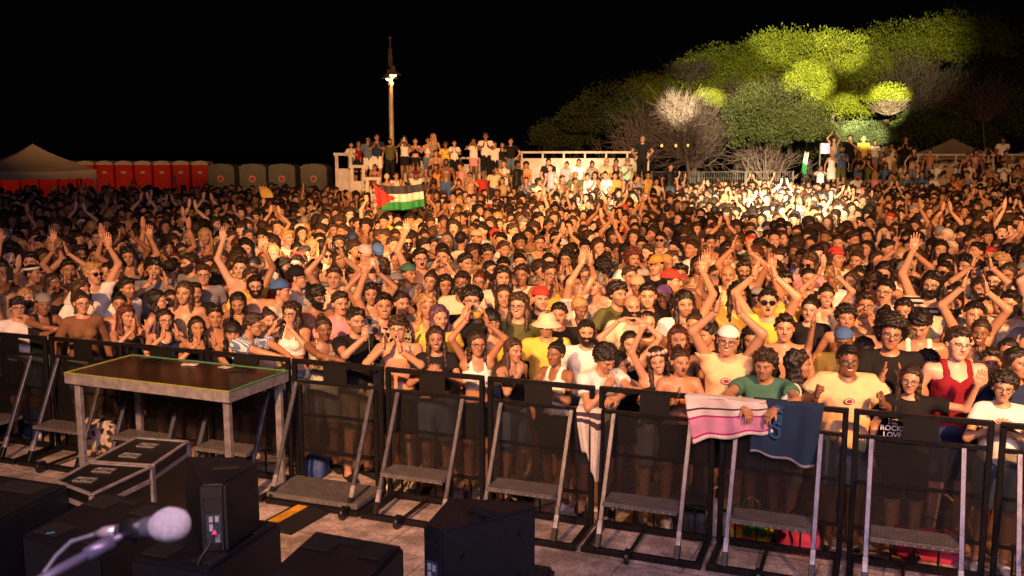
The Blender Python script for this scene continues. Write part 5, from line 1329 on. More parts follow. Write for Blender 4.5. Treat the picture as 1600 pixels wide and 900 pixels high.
MID = """
42 466 f bob l tank black D y:30
50 487 f bun d tank grey D G y:25
84 443 f long d strap black MO y:20
107 422 m short k bare black CF y:10
52 428 f short k strap white D headband:white y:60
146 428 m short l shirt white U1 S y:20
184 420 m mop k shirt black D y:0
187 475 f bun k strap pink D y:5
199 451 m short k tee white D y:50 B-
241 420 m mop k tee grey CF y:10
247 470 f bob k tank purple D y:70 G
267 469 f long k tank black D y:10
288 458 f long b strap tan D y:-10
305 457 m short k tee black D M y:5
318 430 m short b tee grey D G y:10
296 412 m short d tee grey D B y:-50
338 428 f bob b bare black D y:180
372 474 f long k tank black D hp:15 y:-10
399 448 m short k bare black D G B y:0
440 455 m short k tee cream D bandana:blue y:60
443 420 m short d tee maroon D B y:60
466 434 m short k shirt white D beanie:black G y:60
491 423 m short k tee grey D y:-10
522 434 m short b shirt cream CO y:5
532 405 m wavy d tee tan D G B- y:0
455 490 f wavy d crop white MO G y:-30
420 500 f bun d tank cream C y:10
580 460 f wavy k strap tan CO y:0
600 478 m short k shirt black U1r mat:floral m:s y:10
602 448 m short k tee black P cap:grey y:20
581 420 m short b tee white D capback:cream y:170
618 442 m short d tee black D cap:grey B y:-60
628 474 m short d tee tan D y:20
639 428 m short d tee grey D capback:green y:40
668 480 f wavy l tank yellow D y:5
687 497 f bob p croptee yellow D y:5
673 440 f bun d strap white CF y:-20
696 446 f wavy k strap tan D y:-10
722 443 m short d shirt cream D G B y:0
749 441 f bun r strap pink D G y:0
737 470 m curly k tee black MO G m:o y:5
768 503 f bangs k strap yellow D G y:5
785 434 m wavy k shirt cream D mat:floral m:s y:10
787 463 f long d strap orange D y:0
810 478 m wavy b tee olive D G m:s y:-10
845 467 m short k tee black D bandana:red y:20
854 508 m short k tee yellow D G B- bucket:cream y:0
873 492 m short k tee black D M y:0
906 482 f bun l tank cream D hp:20 y:20
916 520 m short k tee white D B y:0
898 448 m short k tee white CO y:60 hp:-20
929 445 m curly g shirt tan D mat:floral y:-30
966 460 m curly k tee olive D B- y:40
988 480 m bald k tee cream D B y:0
985 537 f long k strap black H y:0
995 447 f bun d strap tan D beanie:tan y:0
1012 463 m short k tee black D y:5
1037 464 f bob d strap cream D bandana:purple y:-20
1050 440 m short k tee tan D cap:red y:60
1062 430 m short k bare black D m:s y:0
1012 506 m recede k tee brown D B y:0
1070 476 m wavy k shirt white U1 B- y:10
1085 508 f bun d croptee black D m:o y:-30
1060 530 f bob r strap tan D y:0
1110 470 f bun k tank grey D y:-50
1105 525 m short k tee black D y:-60
1137 430 m bald k tee peach D M y:-15
1162 424 m short d tank tan CO G B y:-10
1155 462 m wavy k tee yellow U G m:n y:0 big
1175 532 f wavy k croptee black D m:s y:-10
1226 513 m short k bare black D y:0
1265 484 f bun k croptee black D y:0 sk:p
1291 464 f bun k tank cream CO m:s y:0
1322 497 f curly k strap brown D y:0
1318 532 m curly d tee yellow D bandana:blue hp:12 y:0
1353 477 m short d tank tan MO G y:0
1383 456 m short k tee white CH G M y:-15 mat:stripes
1412 487 m short k tee olive D M y:0
1424 452 m short b tee white D G y:-10
1446 452 m short k tee grey D B y:-30
1382 502 f bun k strap cream D y:-20
1413 426 m short k tee white CO G cap:grey m:s y:0
1263 436 m buzz k tee black D y:10
1226 443 m short k shirt yellow CF S y:10
1301 434 m short l tee white D y:0
1330 440 f long b strap black D y:-20
1338 408 m short b tee black D B- y:-20
1475 425 m short k shirt cream D S B y:-30
1456 446 m wavy k shirt black U1r G B m:o y:0 mat:stripes
1490 476 m short k shirt cream C B y:0 mat:floral
1522 492 m short k bare black CO m:s y:0
1532 520 f bun d strap tan CH m:s y:0
1531 452 m short d bare black CO B y:0
1561 472 f bun d strap brown D G m:o y:10
1578 476 m short k shirt cream D G B y:-30 mat:floral
1575 550 f long k strap black D y:-10
815 430 m short d tee cream C y:0
860 428 m short d tank yellow CF G y:0
943 418 f afro k strap black D y:180
1023 413 m short k bare black D y:10
1090 415 f bob k tank tan D m:o y:0
1135 404 m short d tee tan D y:0
700 412 f bun d strap tan D y:10
728 412 m short k shirt cream D m:s y:20
762 398 m curly k shirt tan MO G y:30
590 395 m short k shirt white D cap:blue mat:pin hp:20 y:20
530 381 m wavy k tee tan D B y:0
509 400 f bun k strap white D S y:10
570 398 m short k tee cream D capback:pink G hp:15 y:30
636 380 m short k tee tan D S B y:0
692 402 m short d bare black MO y:0
698 380 m recede g tee tan D y:0
690 395 m short k tee grey D capback:black B y:-30
745 372 m short d tee white D cap:tan y:20
843 380 m short d shirt tan D T m:o y:10
868 375 m short k shirt brown D S B y:0
884 405 f curly k strap cream CF G y:0
970 375 f wavy k strap orange D y:0
1010 345 m short k tee black D B y:0
990 405 m afro r tee white D M y:20
1025 415 m short k tee black D cap:orange y:-10
1032 375 m short k shirt cream D S y:0
1045 360 m wavy k tee white MO G y:0
1135 392 m short k tee cream D G m:n y:0
1110 380 m short k bare black D m:o y:0
1180 400 m curly r tee tan D G y:0
325 415 f wavy d strap cream D y:20
200 402 m wavy k tank grey U m:n y:0 hh
235 418 f bun k strap black MO y:10
150 400 m short k shirt white CF G y:0
125 398 m short k tee black C B y:0
190 350 m curly r tee black D G y:5
152 372 m short k tee black D y:0
232 378 m short d tee grey D cap:teal y:0
200 400 m short d tee black CO B y:0
48 410 m short k bare black U m:o y:0
341 375 f bun k tank grey D m:s y:0
372 365 f long k tank cream D y:0
295 372 m recede g shirt olive D y:0
312 387 m bald k tee grey D G y:10
388 355 m wavy d tank grey D G y:0
450 372 m short l tee white D y:20
465 366 f wavy d tee white P y:0
520 360 m short d tee white D m:n y:40
425 340 f wavy k strap tan U1r fan y:0
577 338 m short k tee black FLr y:0
668 334 m short k tee white FL y:0
"""
TERR = """
549 227 f bun k tee white C z:L
560 225 f long d tank maroon D z:L
575 219 m short k shirt denim D S bot:white
589 215 m short k shirt navy C bot:white
609 222 m short k shirt olive D B bot:black
632 218 f wavy k tank white P bot:mini
649 221 f bun k crop black C bot:mini
669 220 f bun k crop white C S bot:denim
677 215 f wavy l tank khaki D
696 228 f afro k shirt yellow D
710 224 f bun k tee white C bot:trousers
740 221 f long k tee white MO bot:mini:pink
759 210 m short k tee white C bot:black
773 226 m short k tee white D bot:black
785 227 f long k tank black D
798 221 m short k tee black HP bot:denim
681 240 m short d bare black C bot:denim
697 254 m short k bare black D B bot:blue
650 273 m short k tee white CO cap:maroon sit
619 275 m short k tee white D sit
586 262 f bun k strap brown L sit
772 268 m short k tee cream D B stand
756 273 m short g tee red D sit
734 275 m short k bare black MO S sit
822 258 f curly k strap orange L sit
857 252 m short k tee black L sit
885 258 f bun d tee pink L sit
904 254 m buzz k tee white L sit
925 257 f bun k tank grey L sit
947 251 f bun l shirt tan L sit
962 254 f bun k tank black L sit
980 249 m short g tee mint L cap:grey sit
1004 218 m buzz g tee black HP bot:black guard
899 271 m short g shirt olive L sit
917 277 f bun k tank white L sit
929 273 f wavy k tee white L sit
945 274 f bun k tee white L sit
960 275 f bun k shirt orange L sit
985 265 m short k tee black P sit
1012 272 f bun k tank yellow L sit
1303 219 f wavy k strap tan CO
1328 216 m curly k tee black CH bot:black
1349 218 m short k shirt yellow D bucket:khaki
1367 223 f bun k tee white D bot:mini:grey
1393 228 f curly k tank white D bot:mini:pink
1415 218 m short k tee black C
1300 241 f bun l dress white CH
1315 235 m bald k tee blue C bot:shorts:olive B
1342 241 f long k crop black CH bot:mini:denim
1358 245 f wavy d dress brown D
1282 265 f bun d tee white CF
1340 278 m recede k tee white HP B sit
1443 245 f bun k tank cream L sit
1412 258 m buzz d shirt cream L sit
1434 262 f bun k tee white L sit
1457 277 m short k tee white D y:175 number
1475 272 m short k shirt brown D y:150 mat:stripes
1481 257 m short k tee tan L sit
1495 258 m short k tee white L cap:cream sit
1497 276 f bun k dress orange D y:170
1512 244 m short k bra orange D bot:black
1544 248 f wavy k bra black CO bot:trousers:cream
1522 272 f long k tank navy L sit
1523 288 m short k tee white D cap:black
1547 290 f long k strap tan D
1565 219 m short k tee white L sit high
1590 264 f afro k strap tan D
1588 290 f wavy k dress maroon D
"""
SK = {'p': (.62, .40, .31), 't': (.42, .215, .125), 'd': (.25, .12, .065), 'n': (.52, .29, .185)}
def where(px, py, near):
    if near == 't':
        for x, w in ((620, 'on the terrace beside the white panels'), (720, 'on the terrace under the lamp post'), (815, 'on the terrace before the white railing'), (1000, 'on the steps below the white railing'), (1020, 'at the end of the white railing'), (1320, 'at the near end of the far terrace'), (1380, 'on the far terrace before the pale bush'), (1500, 'on the far terrace before the small tent'), (2000, 'at the dark end of the far terrace')):
            if px < x: return w
    if near == 'f':
        for x, w in ((100, 'past the left end of the table'), (230, 'behind the left part of the table'), (345, 'behind the middle of the table'), (450, 'at the right corner of the table'), (600, 'behind the tread plate gate'), (765, 'at the second barrier panel from the table'), (940, 'at the panel behind the blue-plug speaker'), (1070, 'beside the pink striped towel'), (1180, 'behind the pink striped towel'), (1290, 'behind the navy towel'), (1345, 'next to the navy towel'), (1560, 'behind the last full barrier panel'), (2000, 'at the very end of the barrier row')):
            if px < x: return w
    band = 'several rows behind' if near == 'm' else 'deep in the crowd'
    if py > 468: band = 'behind the front row'
    elif py > 430: band = 'in the third rows'
    elif py > 395: band = 'in the middle rows'
    elif py > 350: band = 'in the rear rows'
    for x, w in ((70, 'by the edge of the tent'), (150, 'below the beige tent'), (250, 'below the red toilets'), (345, 'below the last red toilets'), (430, 'below the grey toilets'), (520, 'below the last grey toilet'), (580, 'below the white panels'), (670, 'below the striped flag'), (750, 'below the lamp post group'), (820, 'below the person with denim shorts'), (900, 'below the start of the railing'), (1010, 'below the white railing'), (1100, 'below the lanterns'), (1190, 'below the trees'), (1290, 'below the round green tree'), (1380, 'below the pale lit bush'), (1460, 'below the person in the number ten shirt'), (1540, 'below the small tent'), (2000, 'at the dark side of the field')):
        if px < x: return band + ' ' + w
POSEW = {'D': '', 'C': 'clapping', 'CF': 'clapping at the face', 'CO': 'clapping overhead', 'U': 'with both hands raised', 'U1': 'with one arm up', 'U1r': 'with one arm up', 'MO': 'hands cupped at the mouth', 'P': 'phone up', 'S': 'hands clasped',
         'FI': 'with raised fists', 'CH': 'hand at the chin', 'CHr': 'hand to the face', 'R': 'arms on the rail', 'R2': 'leaning on the rail', 'TL': 'leaning on the table', 'RC': 'leaning on the rail, hand at mouth', 'H': 'making a heart overhead', 'HP': 'hands on hips', 'L': 'seated', 'W': 'waving', 'UF': 'fist raised', 'FL': 'holding up the flag', 'FLr': 'holding up the flag', 'RCF': 'leaning'}
TOPW = {'tee': 't-shirt', 'shirt': 'shirt', 'tank': 'tank top', 'crop': 'crop top', 'croptee': 'cropped t-shirt', 'strap': 'strappy top', 'bra': 'bikini top', 'dress': 'dress', 'long': 'cardigan'}
ALL = []   # dicts for every individual
def parse(txt, near):
    out = []
    for i, ln in enumerate(l for l in txt.strip().split('\n')):
        f = ln.split(); d = dict(px=float(f[0]), py=float(f[1]), sex=f[2], hair=f[3], hc=f[4], top=f[5], tc=f[6], pose=f[7], near=near, yaw=0, mouth='n', glasses='', beard='', hat='', hatc='black', mat='cloth', bot='shorts', bc='denim', flags=set(), hp=0, hr=0, sk='n')
        rr = random.Random(i * 7 + int(f[0])); d['bc'] = rr.choice(['denim', 'black', 'khaki', 'denim', 'grey', 'navy']); d['sk'] = rr.choice('nnttdn')
        for t in f[8:]:
            if t in ('G', 'S', 'T'): d['glasses'] = t
            elif t in ('B', 'M'): d['beard'] = t
            elif t == 'B-': d['stub'] = 1
            elif ':' in t:
                a = t.split(':')
                if a[0] in ('cap', 'capback', 'bucket', 'beanie', 'bandana', 'headband', 'crown'): d['hat'], d['hatc'] = a[0], a[1]
                elif a[0] == 'y': d['yaw'] = float(a[1])
                elif a[0] == 'm': d['mouth'] = a[1]
                elif a[0] == 'mat': d['mat'] = a[1]
                elif a[0] == 'hp': d['hp'] = float(a[1])
                elif a[0] == 'hr': d['hr'] = float(a[1])
                elif a[0] == 'sk': d['sk'] = a[1]
                elif a[0] == 'z': pass
                elif a[0] == 'bot':
                    if len(a) > 2: d['bot'], d['bc'] = a[1], a[2]
                    elif a[1] in ('shorts', 'mini', 'trousers', 'skirt'): d['bot'] = a[1]; d['bc'] = 'black'
                    else: d['bc'] = a[1]; d['bot'] = 'trousers' if a[1] == 'black' else 'shorts'
            else: d['flags'].add(t)
        if near == 'f' and 'F' not in d['flags']: d['near'] = 'm'
        out.append(d)
    return out
def face_yaw(p, extra): return math.atan2(p[0] - .5, p[1] + 1) * -1 + math.radians(extra)
def head_off(d, scale):
    """world offset of the head centre from the root, given yaw"""
    ln = LEAN.get(d['pose'], 0); q = up2w(HEADC, ln, 'sit' in d['flags']) * scale; c, s = math.cos(d['rz']), math.sin(d['rz'])
    return np.array([q[0] * c - q[1] * s, q[0] * s + q[1] * c, q[2]])
placed = []
def try_place(d, z0=0.0, yfix=None):
    best = None
    base = 1.03 if d['sex'] == 'm' else .965
    cands = [base * k for k in (1, .985, 1.015, .97, 1.03, .955, 1.045, .94, 1.06, .92, 1.08, .90, .88, .86)]
    for sc in cands:
        d['rz'] = 0
        zh = z0 + head_off(d, sc)[2]; p = at_z(d['px'], d['py'], zh)
        d['rz'] = face_yaw(p, d['yaw']); off = head_off(d, sc); root = p - off; root[2] = z0
        bb = bar_back(root); lim = .30 if d['near'] == 'f' else .62
        want = .41 if d['pose'] in ('R', 'R2', 'RC', 'TL') else .33
        cost = abs(sc / base - 1) * 1.2
        if bb < lim: cost += (lim - bb) * 6
        if d['near'] == 'f': cost += abs(bb - want) * 4
        for q in placed:
            dd = math.hypot(root[0] - q[0], root[1] - q[1])
            lm = .34 if d['near'] == 'f' else .40
            if dd < lm: cost += (lm - dd) * 4
        if best is None or cost < best[0]: best = (cost, sc, root, d['rz'])
    _, d['sc'], d['root'], d['rz'] = best
    if d['near'] == 'f':
        bb = bar_back(d['root'])
        if bb < .28: d['root'] = d['root'] - BN * (.28 - bb)
    elif bar_back(d['root']) < .5: d['root'] = d['root'] - BN * (.5 - bar_back(d['root']))
    placed.append(d['root']); ALL.append(d)
F_ = parse(FRONT, 'f'); Mi = parse(MID, 'm')
for d in F_: try_place(d)
for d in sorted(Mi, key=lambda d: -d['py']): try_place(d)
for d in parse(TERR, 't'):
    key = 'L' if d['px'] < 1100 else 'R'; sit = 'sit' in d['flags']; best = None
    base = 1.03 if d['sex'] == 'm' else .965
    for (y, z) in STEPS[key]:
        yy = y - .15 if not sit else y - .28
        zz = z if not sit else z - .45 + .0
        if 'high' in d['flags']: yy, zz = 42.6, 2.2
        d['rz'] = 0; hz = at_y(d['px'], d['py'], yy)[2]; sc = (hz - zz) / head_off(d, 1)[2]; c = abs(sc / base - 1)
        if best is None or c < best[0]: best = (c, sc, yy, zz)
    _, sc, yy, zz = best; sc = min(max(sc, .90), 1.10); p = at_y(d['px'], d['py'], yy); d['rz'] = face_yaw(p, d['yaw']); d['sc'] = sc
    off = head_off(d, sc); d['root'] = np.array([p[0] - off[0], yy, zz]); placed.append(d['root']); ALL.append(d)
print('catalogued', len(ALL))
for d in ALL:
    if d['near'] == 'f': print('FR', d['px'], d['py'], round(d['sc'], 2), round(bar_back(d['root']), 2), [round(v) for v in project(d['root'] + head_off(d, d['sc']))[:2]])
faces = [project(d['root'] + head_off(d, d['sc'])) for d in ALL]
# ---- everyone else: positions spread over the field
rs = np.random.default_rng(11); rr = random.Random(5)
cell = {}
def far_enough(p, r):
    cx, cy = int(math.floor(p[0] / 1.0)), int(math.floor(p[1] / 1.0))
    for i in range(cx - 1, cx + 2):
        for j in range(cy - 1, cy + 2):
            for q in cell.get((i, j), ()):
                if (q[0] - p[0]) ** 2 + (q[1] - p[1]) ** 2 < r * r: return False
    return True
def put_cell(p): cell.setdefault((int(math.floor(p[0])), int(math.floor(p[1]))), []).append(p)
for d in ALL: put_cell(d['root'])
fill = []
for _ in range(130000):
    y = rs.uniform(7.2, 52) ; x = rs.uniform(-.57, .57) * y + rs.uniform(-.6, .6)
    p = np.array([x, y, 0.0]); bb = bar_back(p)
    if bb < .62: continue
    if y > 31.6 and XL0 - .3 < x < XL1 + .3: continue
    if y > 36.4 and XR0 - .3 < x < XR1 + .5: continue
    if y > 41.5 and XL1 < x < XR0 + .5: continue
    if y > 31 and x < XL0 and rs.random() < .72 + (y - 31) * .05: continue
    if y > 25 and x < -9 and rs.random() < .35: continue
    if abs(x + 16.3) < 2.2 and abs(y - 33) < 2.2 and rs.random() < .6: continue
    r = .42 if y < 15 else .46 if y < 24 else .54
    r *= rs.uniform(.84, 1.22) if y > 12 else 1
    if 20.5 < y < 26 and abs(x / y * 1500 - (-176)) < 52 + 900 / y: continue
    if not far_enough(p, r): continue
    z = 1.64 * rs.uniform(.94, 1.05); q = project((x, y, z))
    if q[0] < -40 or q[0] > 1640: continue
    hs = 1500 / q[2] * .12; bad = False
    for f in faces:
        if f[2] > q[2] - .15 and abs(f[0] - q[0]) < hs * 1.15 + 1500 / f[2] * .07 and -hs * .8 - 1500 / f[2] * .10 < f[1] - q[1] < hs * 2.2: bad = True; break
    if bad and y < 16: continue
    put_cell(p); fill.append((y, x, z / 1.6, q))
fill.sort(key=lambda f: f[0])
NI = max(0, 300 - len(ALL)); print('fill', len(fill), 'individual', NI)
def rnd_look(r, far=False):
    sex = 'm' if r.random() < .55 else 'f'
    hair = r.choice(['short', 'short', 'short', 'mop', 'curly', 'short', 'wavy', 'buzz', 'afro', 'quiff', 'recede'] if sex == 'm' else ['long', 'long', 'bun', 'bob', 'wavy', 'curly', 'bangs', 'long', 'braids'])
    hc = r.choice('kkkddddbbrl' if sex == 'f' else 'kkkkdddbb')
    top = r.choice(['tee', 'tee', 'tee', 'shirt', 'tank', 'bare', 'tee'] if sex == 'm' else ['strap', 'tank', 'tee', 'croptee', 'bra', 'crop', 'strap'])
    tc = r.choice(['black', 'black', 'white', 'white', 'cream', 'grey', 'olive', 'navy', 'tan', 'white', 'yellow', 'red', 'brown', 'blue', 'denim', 'orange', 'green', 'pink'])
    pose = r.choice(['D'] * (34 if far else 12) + ['C', 'C', 'CF', 'CF', 'CO', 'CO', 'U1', 'U1r', 'MO', 'P', 'S', 'CH'] + ['U'] * (r.random() < .5))
    hat = r.choice([''] * 14 + ['cap', 'capback', 'bucket', 'bandana']); hatc = r.choice(['grey', 'black', 'cream', 'red', 'navy'])
    gl = r.choice(['', '', '', 'G', 'G', 'S']); bd = r.choice(['', '', 'B', 'M', 'B']) if sex == 'm' else ''
    if far and r.random() < .22: tc = r.choice(['white', 'cream', 'white']); top = r.choice(['tee', 'shirt', 'tee', 'tank'])
    return dict(sex=sex, hair=hair, hc=hc, top=top, tc=tc, pose=pose, hat=hat, hatc=hatc, glasses=gl, beard=bd, mouth=r.choice('nnso'), mat='cloth', bot='shorts', bc=r.choice(['denim', 'black', 'khaki', 'grey']), flags=set(), hp=r.uniform(-8, 10), hr=r.uniform(-8, 8), sk=r.choice('nnttdp'), yaw=r.uniform(-35, 35))
for (y, x, s, q) in fill[:NI]:
    d = rnd_look(rr); d.update(px=q[0], py=q[1], near='g', sc=s, root=np.array([x, y, 0])); d['rz'] = face_yaw(d['root'], d['yaw']); ALL.append(d)
def lab(d, lvl):
    top = 'shirtless' if d['top'] == 'bare' else f"in {'a ' if d['tc'][0] not in 'aeiou' else 'an '}{d['tc']} {TOPW[d['top']]}"
    if d['mat'] == 'stripes': top = f"in a striped {TOPW[d['top']]}"
    if d['mat'] == 'pin': top = f"in a blue striped {TOPW[d['top']]}"
    if d['mat'] == 'floral' and d['top'] != 'bare': top = f"in a patterned {TOPW[d['top']]}"
    if 'logo' in d['flags']: top += ' with round emblem'
    if 'letters' in d['flags']: top = 'in a lettered black t-shirt'
    if 'number' in d['flags']: top = 'in a white shirt numbered 10'
    if 'guard' in d['flags']: top = 'guard in black'
    x = []
    if d['hat']: x.append({'capback': f"backwards {d['hatc']} cap", 'cap': f"{d['hatc']} cap", 'bucket': f"{d['hatc']} bucket hat", 'crown': 'flower crown'}.get(d['hat'], f"{d['hatc']} {d['hat']}"))
    if d['glasses']: x.append('sunglasses' if d['glasses'] == 'S' else 'glasses')
    pw = 'holding a camera' if 'camera' in d['flags'] else 'holding up a bottle' if 'bottle' in d['flags'] else 'holding up a yellow fan' if 'fan' in d['flags'] else POSEW.get(d['pose'], '')
    if 'sit' in d['flags']: pw = 'seated'
    if abs(d['yaw']) > 140: pw = 'seen from behind'
    s = f"person {top}" + (' and ' + ' and '.join(x) if x else '') + (', ' + pw if pw else '')
    return s + ', ' + where(d['px'], d['py'], d['near'])
def top_words(d): return 'shirtless' if d['top'] == 'bare' else f"in {d['tc']}"
used_l = {}
for d in ALL:
    if d['near'] == 'g':
        for _ in range(40):
            if lab(d, 0) not in used_l and len(lab(d, 0).split()) <= 20: break
            keep = {k: d[k] for k in ('px', 'py', 'near', 'sc', 'root', 'rz')}; d.update(rnd_look(rr)); d.update(keep)
    used_l.setdefault(lab(d, 0), []).append(d)
for s, ds in used_l.items():
    if len(ds) == 1: ds[0]['label'] = s
    else:
        ds.sort(key=lambda d: d['px'])
        for i, d in enumerate(ds): d['label'] = s + (', the one nearer the tent' if i == 0 else f", the one farther from the tent" if i == 1 else ', the farthest from the tent')
def squeeze(s):
    for a, b in ((' and glasses', ', glasses'), ('below the person in the number ten shirt', 'below the number ten shirt'), ('in the rear half of the crowd', 'in the rear rows'), ('in the third or fourth row', 'in the third rows'), ('clapping at the face', 'clapping at face height'), ('just behind the front row', 'behind the front row'), ('below the person with denim shorts', 'below the denim shorts'), (' with one arm up', ' one arm up'), ('at the panel behind the blue-plug speaker', 'behind the blue-plug speaker'), ('at the second barrier panel from the table', 'at the second panel'), ('on the far terrace before the ', 'before the '), ('at the near end of the far terrace', 'beside the narrow flag'), (' with both hands raised', ' hands raised'), (' hands cupped at the mouth', ' hands at mouth'), ('person in a ', 'person in '), (' with round emblem', ', round emblem'), ('leaning on the rail, hand at mouth', 'leaning, hand at mouth')):
        if len(s.split()) <= 16: break
        s = s.replace(a, b)
    for a, b in ((' and sunglasses', ', sunglasses'), ('clapping at the face', 'clapping'), (', round emblem and backwards white cap', ' and backwards cap'), ('backwards ', ''), (' in the third rows', ' third rows'), (', sunglasses', ''), (', glasses', ''), (' tank top', ' top'), ('past the left end of', 'left of'), (' person in ', ' '), (', phone up', ' phone up'), (' of field', ''), (' and cream cap', ', cap'), (' in third rows', ' third rows'), (' in middle rows', ' middle rows'), (' in rear rows', ' rear rows'), (' the dark side of the field', ' the dark side'), ('hands at mouth', 'shouting'), ('holding up the flag', 'holding flag')):
        if len(s.split()) > 16: s = s.replace(a, b)
    return s if len(s.split()) <= 16 else s.replace(' in the ', ' in ').replace(' of the ', ' of ').replace(' below the ', ' below ').replace(', the one ', ', ').replace('portable ', '')
GRP = {'f': 'people in the front row at the barrier', 'm': 'people standing in the crowd', 'g': 'people standing in the crowd', 't': 'people on the terraces'}
def jitter_skin(c, r): f = r.uniform(.85, 1.12); return tuple(min(1, x * f) for x in c)
phone_me = None
def held(kind, o, d):
    """things in the hands: own top-level objects"""
    A = arm_joints(d['pose'], d['sex'] == 'm', d['jit']); ln = LEAN.get(d['pose'], 0); sc = d['sc']
    c, s = math.cos(d['rz']), math.sin(d['rz'])
    def w(p): p = up2w(p, ln, 'sit' in d['flags']) * sc; return d['root'] + np.array([p[0] * c - p[1] * s, p[0] * s + p[1] * c, p[2]])
    S1 = A[1]; S2 = A[-1]; mid = (S1[2] + S2[2]) / 2
    if kind == 'phone':
        t = MB(); t.box((0, 0, 0), (.075, .009, .15), bev=.003); q = t.build('phone', M['black_plastic']); q.location = w(mid + np.array([0, -.03, .10])); q.rotation_euler = (0, 0, d['rz'])
        tag(q, 'phone raised by person ' + top_words(d) + ', ' + where(d['px'], d['py'], d['near']), 'phone', 'phones held up in the crowd')
    if kind == 'camera':
        r = empty('camera', w(mid + np.array([0, -.03, .07])), d['rz']); tag(r, 'small silver camera held by the front row person in black', 'camera')
        t = MB(); t.box((0, 0, 0), (.11, .035, .065), bev=.006); t.build('body', M['alu'], r)
        t = MB(); R = np.array([[1, 0, 0], [0, 0, -1], [0, 1, 0]]); t.lathe([(.026, .0), (.026, .03), (.02, .045)], (0, -.017, 0), 14, R); t.build('lens', M['black_plastic'], r)
        t = MB(); t.tube([(.05, 0, .01), (.075, -.03, -.2), (.05, -.04, -.36), (.0, -.03, -.40), (-.045, -.02, -.3), (-.05, 0, .01)], .004, 5); t.build('strap', M['cable'], r, False)
    if kind == 'bottle':
        r = empty('bottle', w(mid + np.array([0, -.03, .10])), 0); tag(r, 'clear plastic bottle with orange label held overhead', 'bottle')
        t = MB(); t.lathe([(.02, -.10), (.032, -.095), (.033, .05), (.02, .09), (.012, .11)], (0, 0, 0), 14); t.build('body', M['lens_clear'], r, False)
        t = MB(); t.lathe([(.0335, -.05), (.0335, .0)], (0, 0, 0), 14); t.build('label', M['yellow'], r, False)
    if kind == 'fan':
        p = w(S2[2] + np.array([-.02, -.03, .15])); r = empty('hand_fan', p, 0); tag(r, 'yellow folding fan held high above the crowd', 'fan'); t = MB()
        for k in range(7):
            a = math.radians(-10 + k * 16); t.bar((0, k * .003, 0), (math.sin(a) * .24, k * .003, math.cos(a) * .24), .05, .002, up=(0, 1, 0))
        t.build('leaf', M['fanm'], r)
M['fanm'] = simple('yellow_fan_paper', (.7, .45, .06), .7)
M['logo_r'] = simple('dark_red_print', (.30, .02, .03), .7); M['logo_w'] = simple('pale_print', (.75, .72, .70), .8); M['logo_k'] = simple('dark_print', (.02, .02, .03), .8)
def chest_print(o, d, what):
    sc_parent = o; y = -.112 - .014 - (.03 if 'fat' in d['flags'] else 0)
    if d['sex'] == 'f': y = -.155
    ln = LEAN.get(d['pose'], 0); R = frames(ln, False)[0]
    def put(ob, p, extra=None):
        m = Matrix(R.tolist()).to_4x4(); m.translation = Vector(up2w(p, ln, False)); ob.matrix_local = m @ (extra if extra is not None else Matrix.Identity(4))
    X90 = Matrix.Rotation(math.pi / 2, 4, 'X')
    if what == 'logo':
        for r_, m_, off in ((.042, 'logo_r', 0), (.033, 'logo_w', .003), (.024, 'logo_r', .006)):
            t = MB(); t.lathe([(r_, 0), (r_, .004)], (0, 0, 0), 20); V = t.V[0]; V[:, 1] *= .62; q = t.build('emblem', M[m_], o); put(q, (.0, y - .012 - off, 1.30), X90)
    elif what == 'number': q = text_obj('number', '10', .30, M['logo_k'], o, (0, 0, 0), (0, 0, 0)); put(q, (0, .150, 1.22), Matrix.Rotation(math.pi, 4, 'Z') @ X90)
    elif what == 'en': q = text_obj('lettering', 'en', .09, M['logo_w'], o, (0, 0, 0), (0, 0, 0)); put(q, (.07, y - .012, 1.21), X90)
    else:
        for k, s in enumerate(('ME', 'ROCKS', 'LOVE')): q = text_obj('lettering', s, .062, M['logo_w'], o, (0, 0, 0), (0, 0, 0)); put(q, (-.135, y - .010, 1.265 - k * .058), X90)
for i, d in enumerate(ALL):
    r = random.Random(i * 13 + 1); fl = d['flags']; d['jit'] = 0 if d['near'] == 'f' and d['pose'] in ('R', 'R2', 'RC', 'H', 'TL') else 1 + i % 2
    near = d['near'] == 'f' or (d['near'] == 'm' and d['py'] > 455)
    hy = max(-30, min(30, r.uniform(-12, 12))) if near else (0, 14, -14)[i % 3]
    hp = d['hp'] if near else (round(d['hp'] / 10) * 10)
    hr = d['hr'] or (r.uniform(-5, 5) if near else 0)
    if not near: hr = 0
    kw = dict(sex=d['sex'], hair=d['hair'], hc=d['hc'], top=d['top'], tc=d['tc'], pose=d['pose'], bot=d['bot'], bc=d['bc'], skin=jitter_skin(SK[d['sk']], r), mouth=d['mouth'], face=(i % 2) if near else 0, stub=d.get('stub', 0), glasses=d['glasses'], beard=d['beard'],
              hat=d['hat'], hatc=d['hatc'], sit='sit' in fl, head=(hy, hp, hr), jit=d['jit'], fat=.03 if 'fat' in fl else 0.0, mat=d['mat'], hseed=i % (4 if near else 2), near=near, shoes=r.choice(['white', 'white', 'black', 'grey', 'green']) if d['near'] == 'f' else '')
    d['obj'] = o = person(tuple(d['root']), d['rz'], d['sc'], **kw)
    tag(o, squeeze(d['label']), 'person', GRP[d['near']])
    if d['pose'] == 'P': held('camera' if 'camera' in fl else 'phone', o, d)
    for k in ('bottle', 'fan'):
        if k in fl: held(k, o, d)
    if 'logo' in fl: chest_print(o, d, 'logo')
    if 'number' in fl: chest_print(o, d, 'number')
    if 'print:en' in fl or 'camera' in fl: chest_print(o, d, 'en')
    if 'letters' in fl: chest_print(o, d, 'ms')

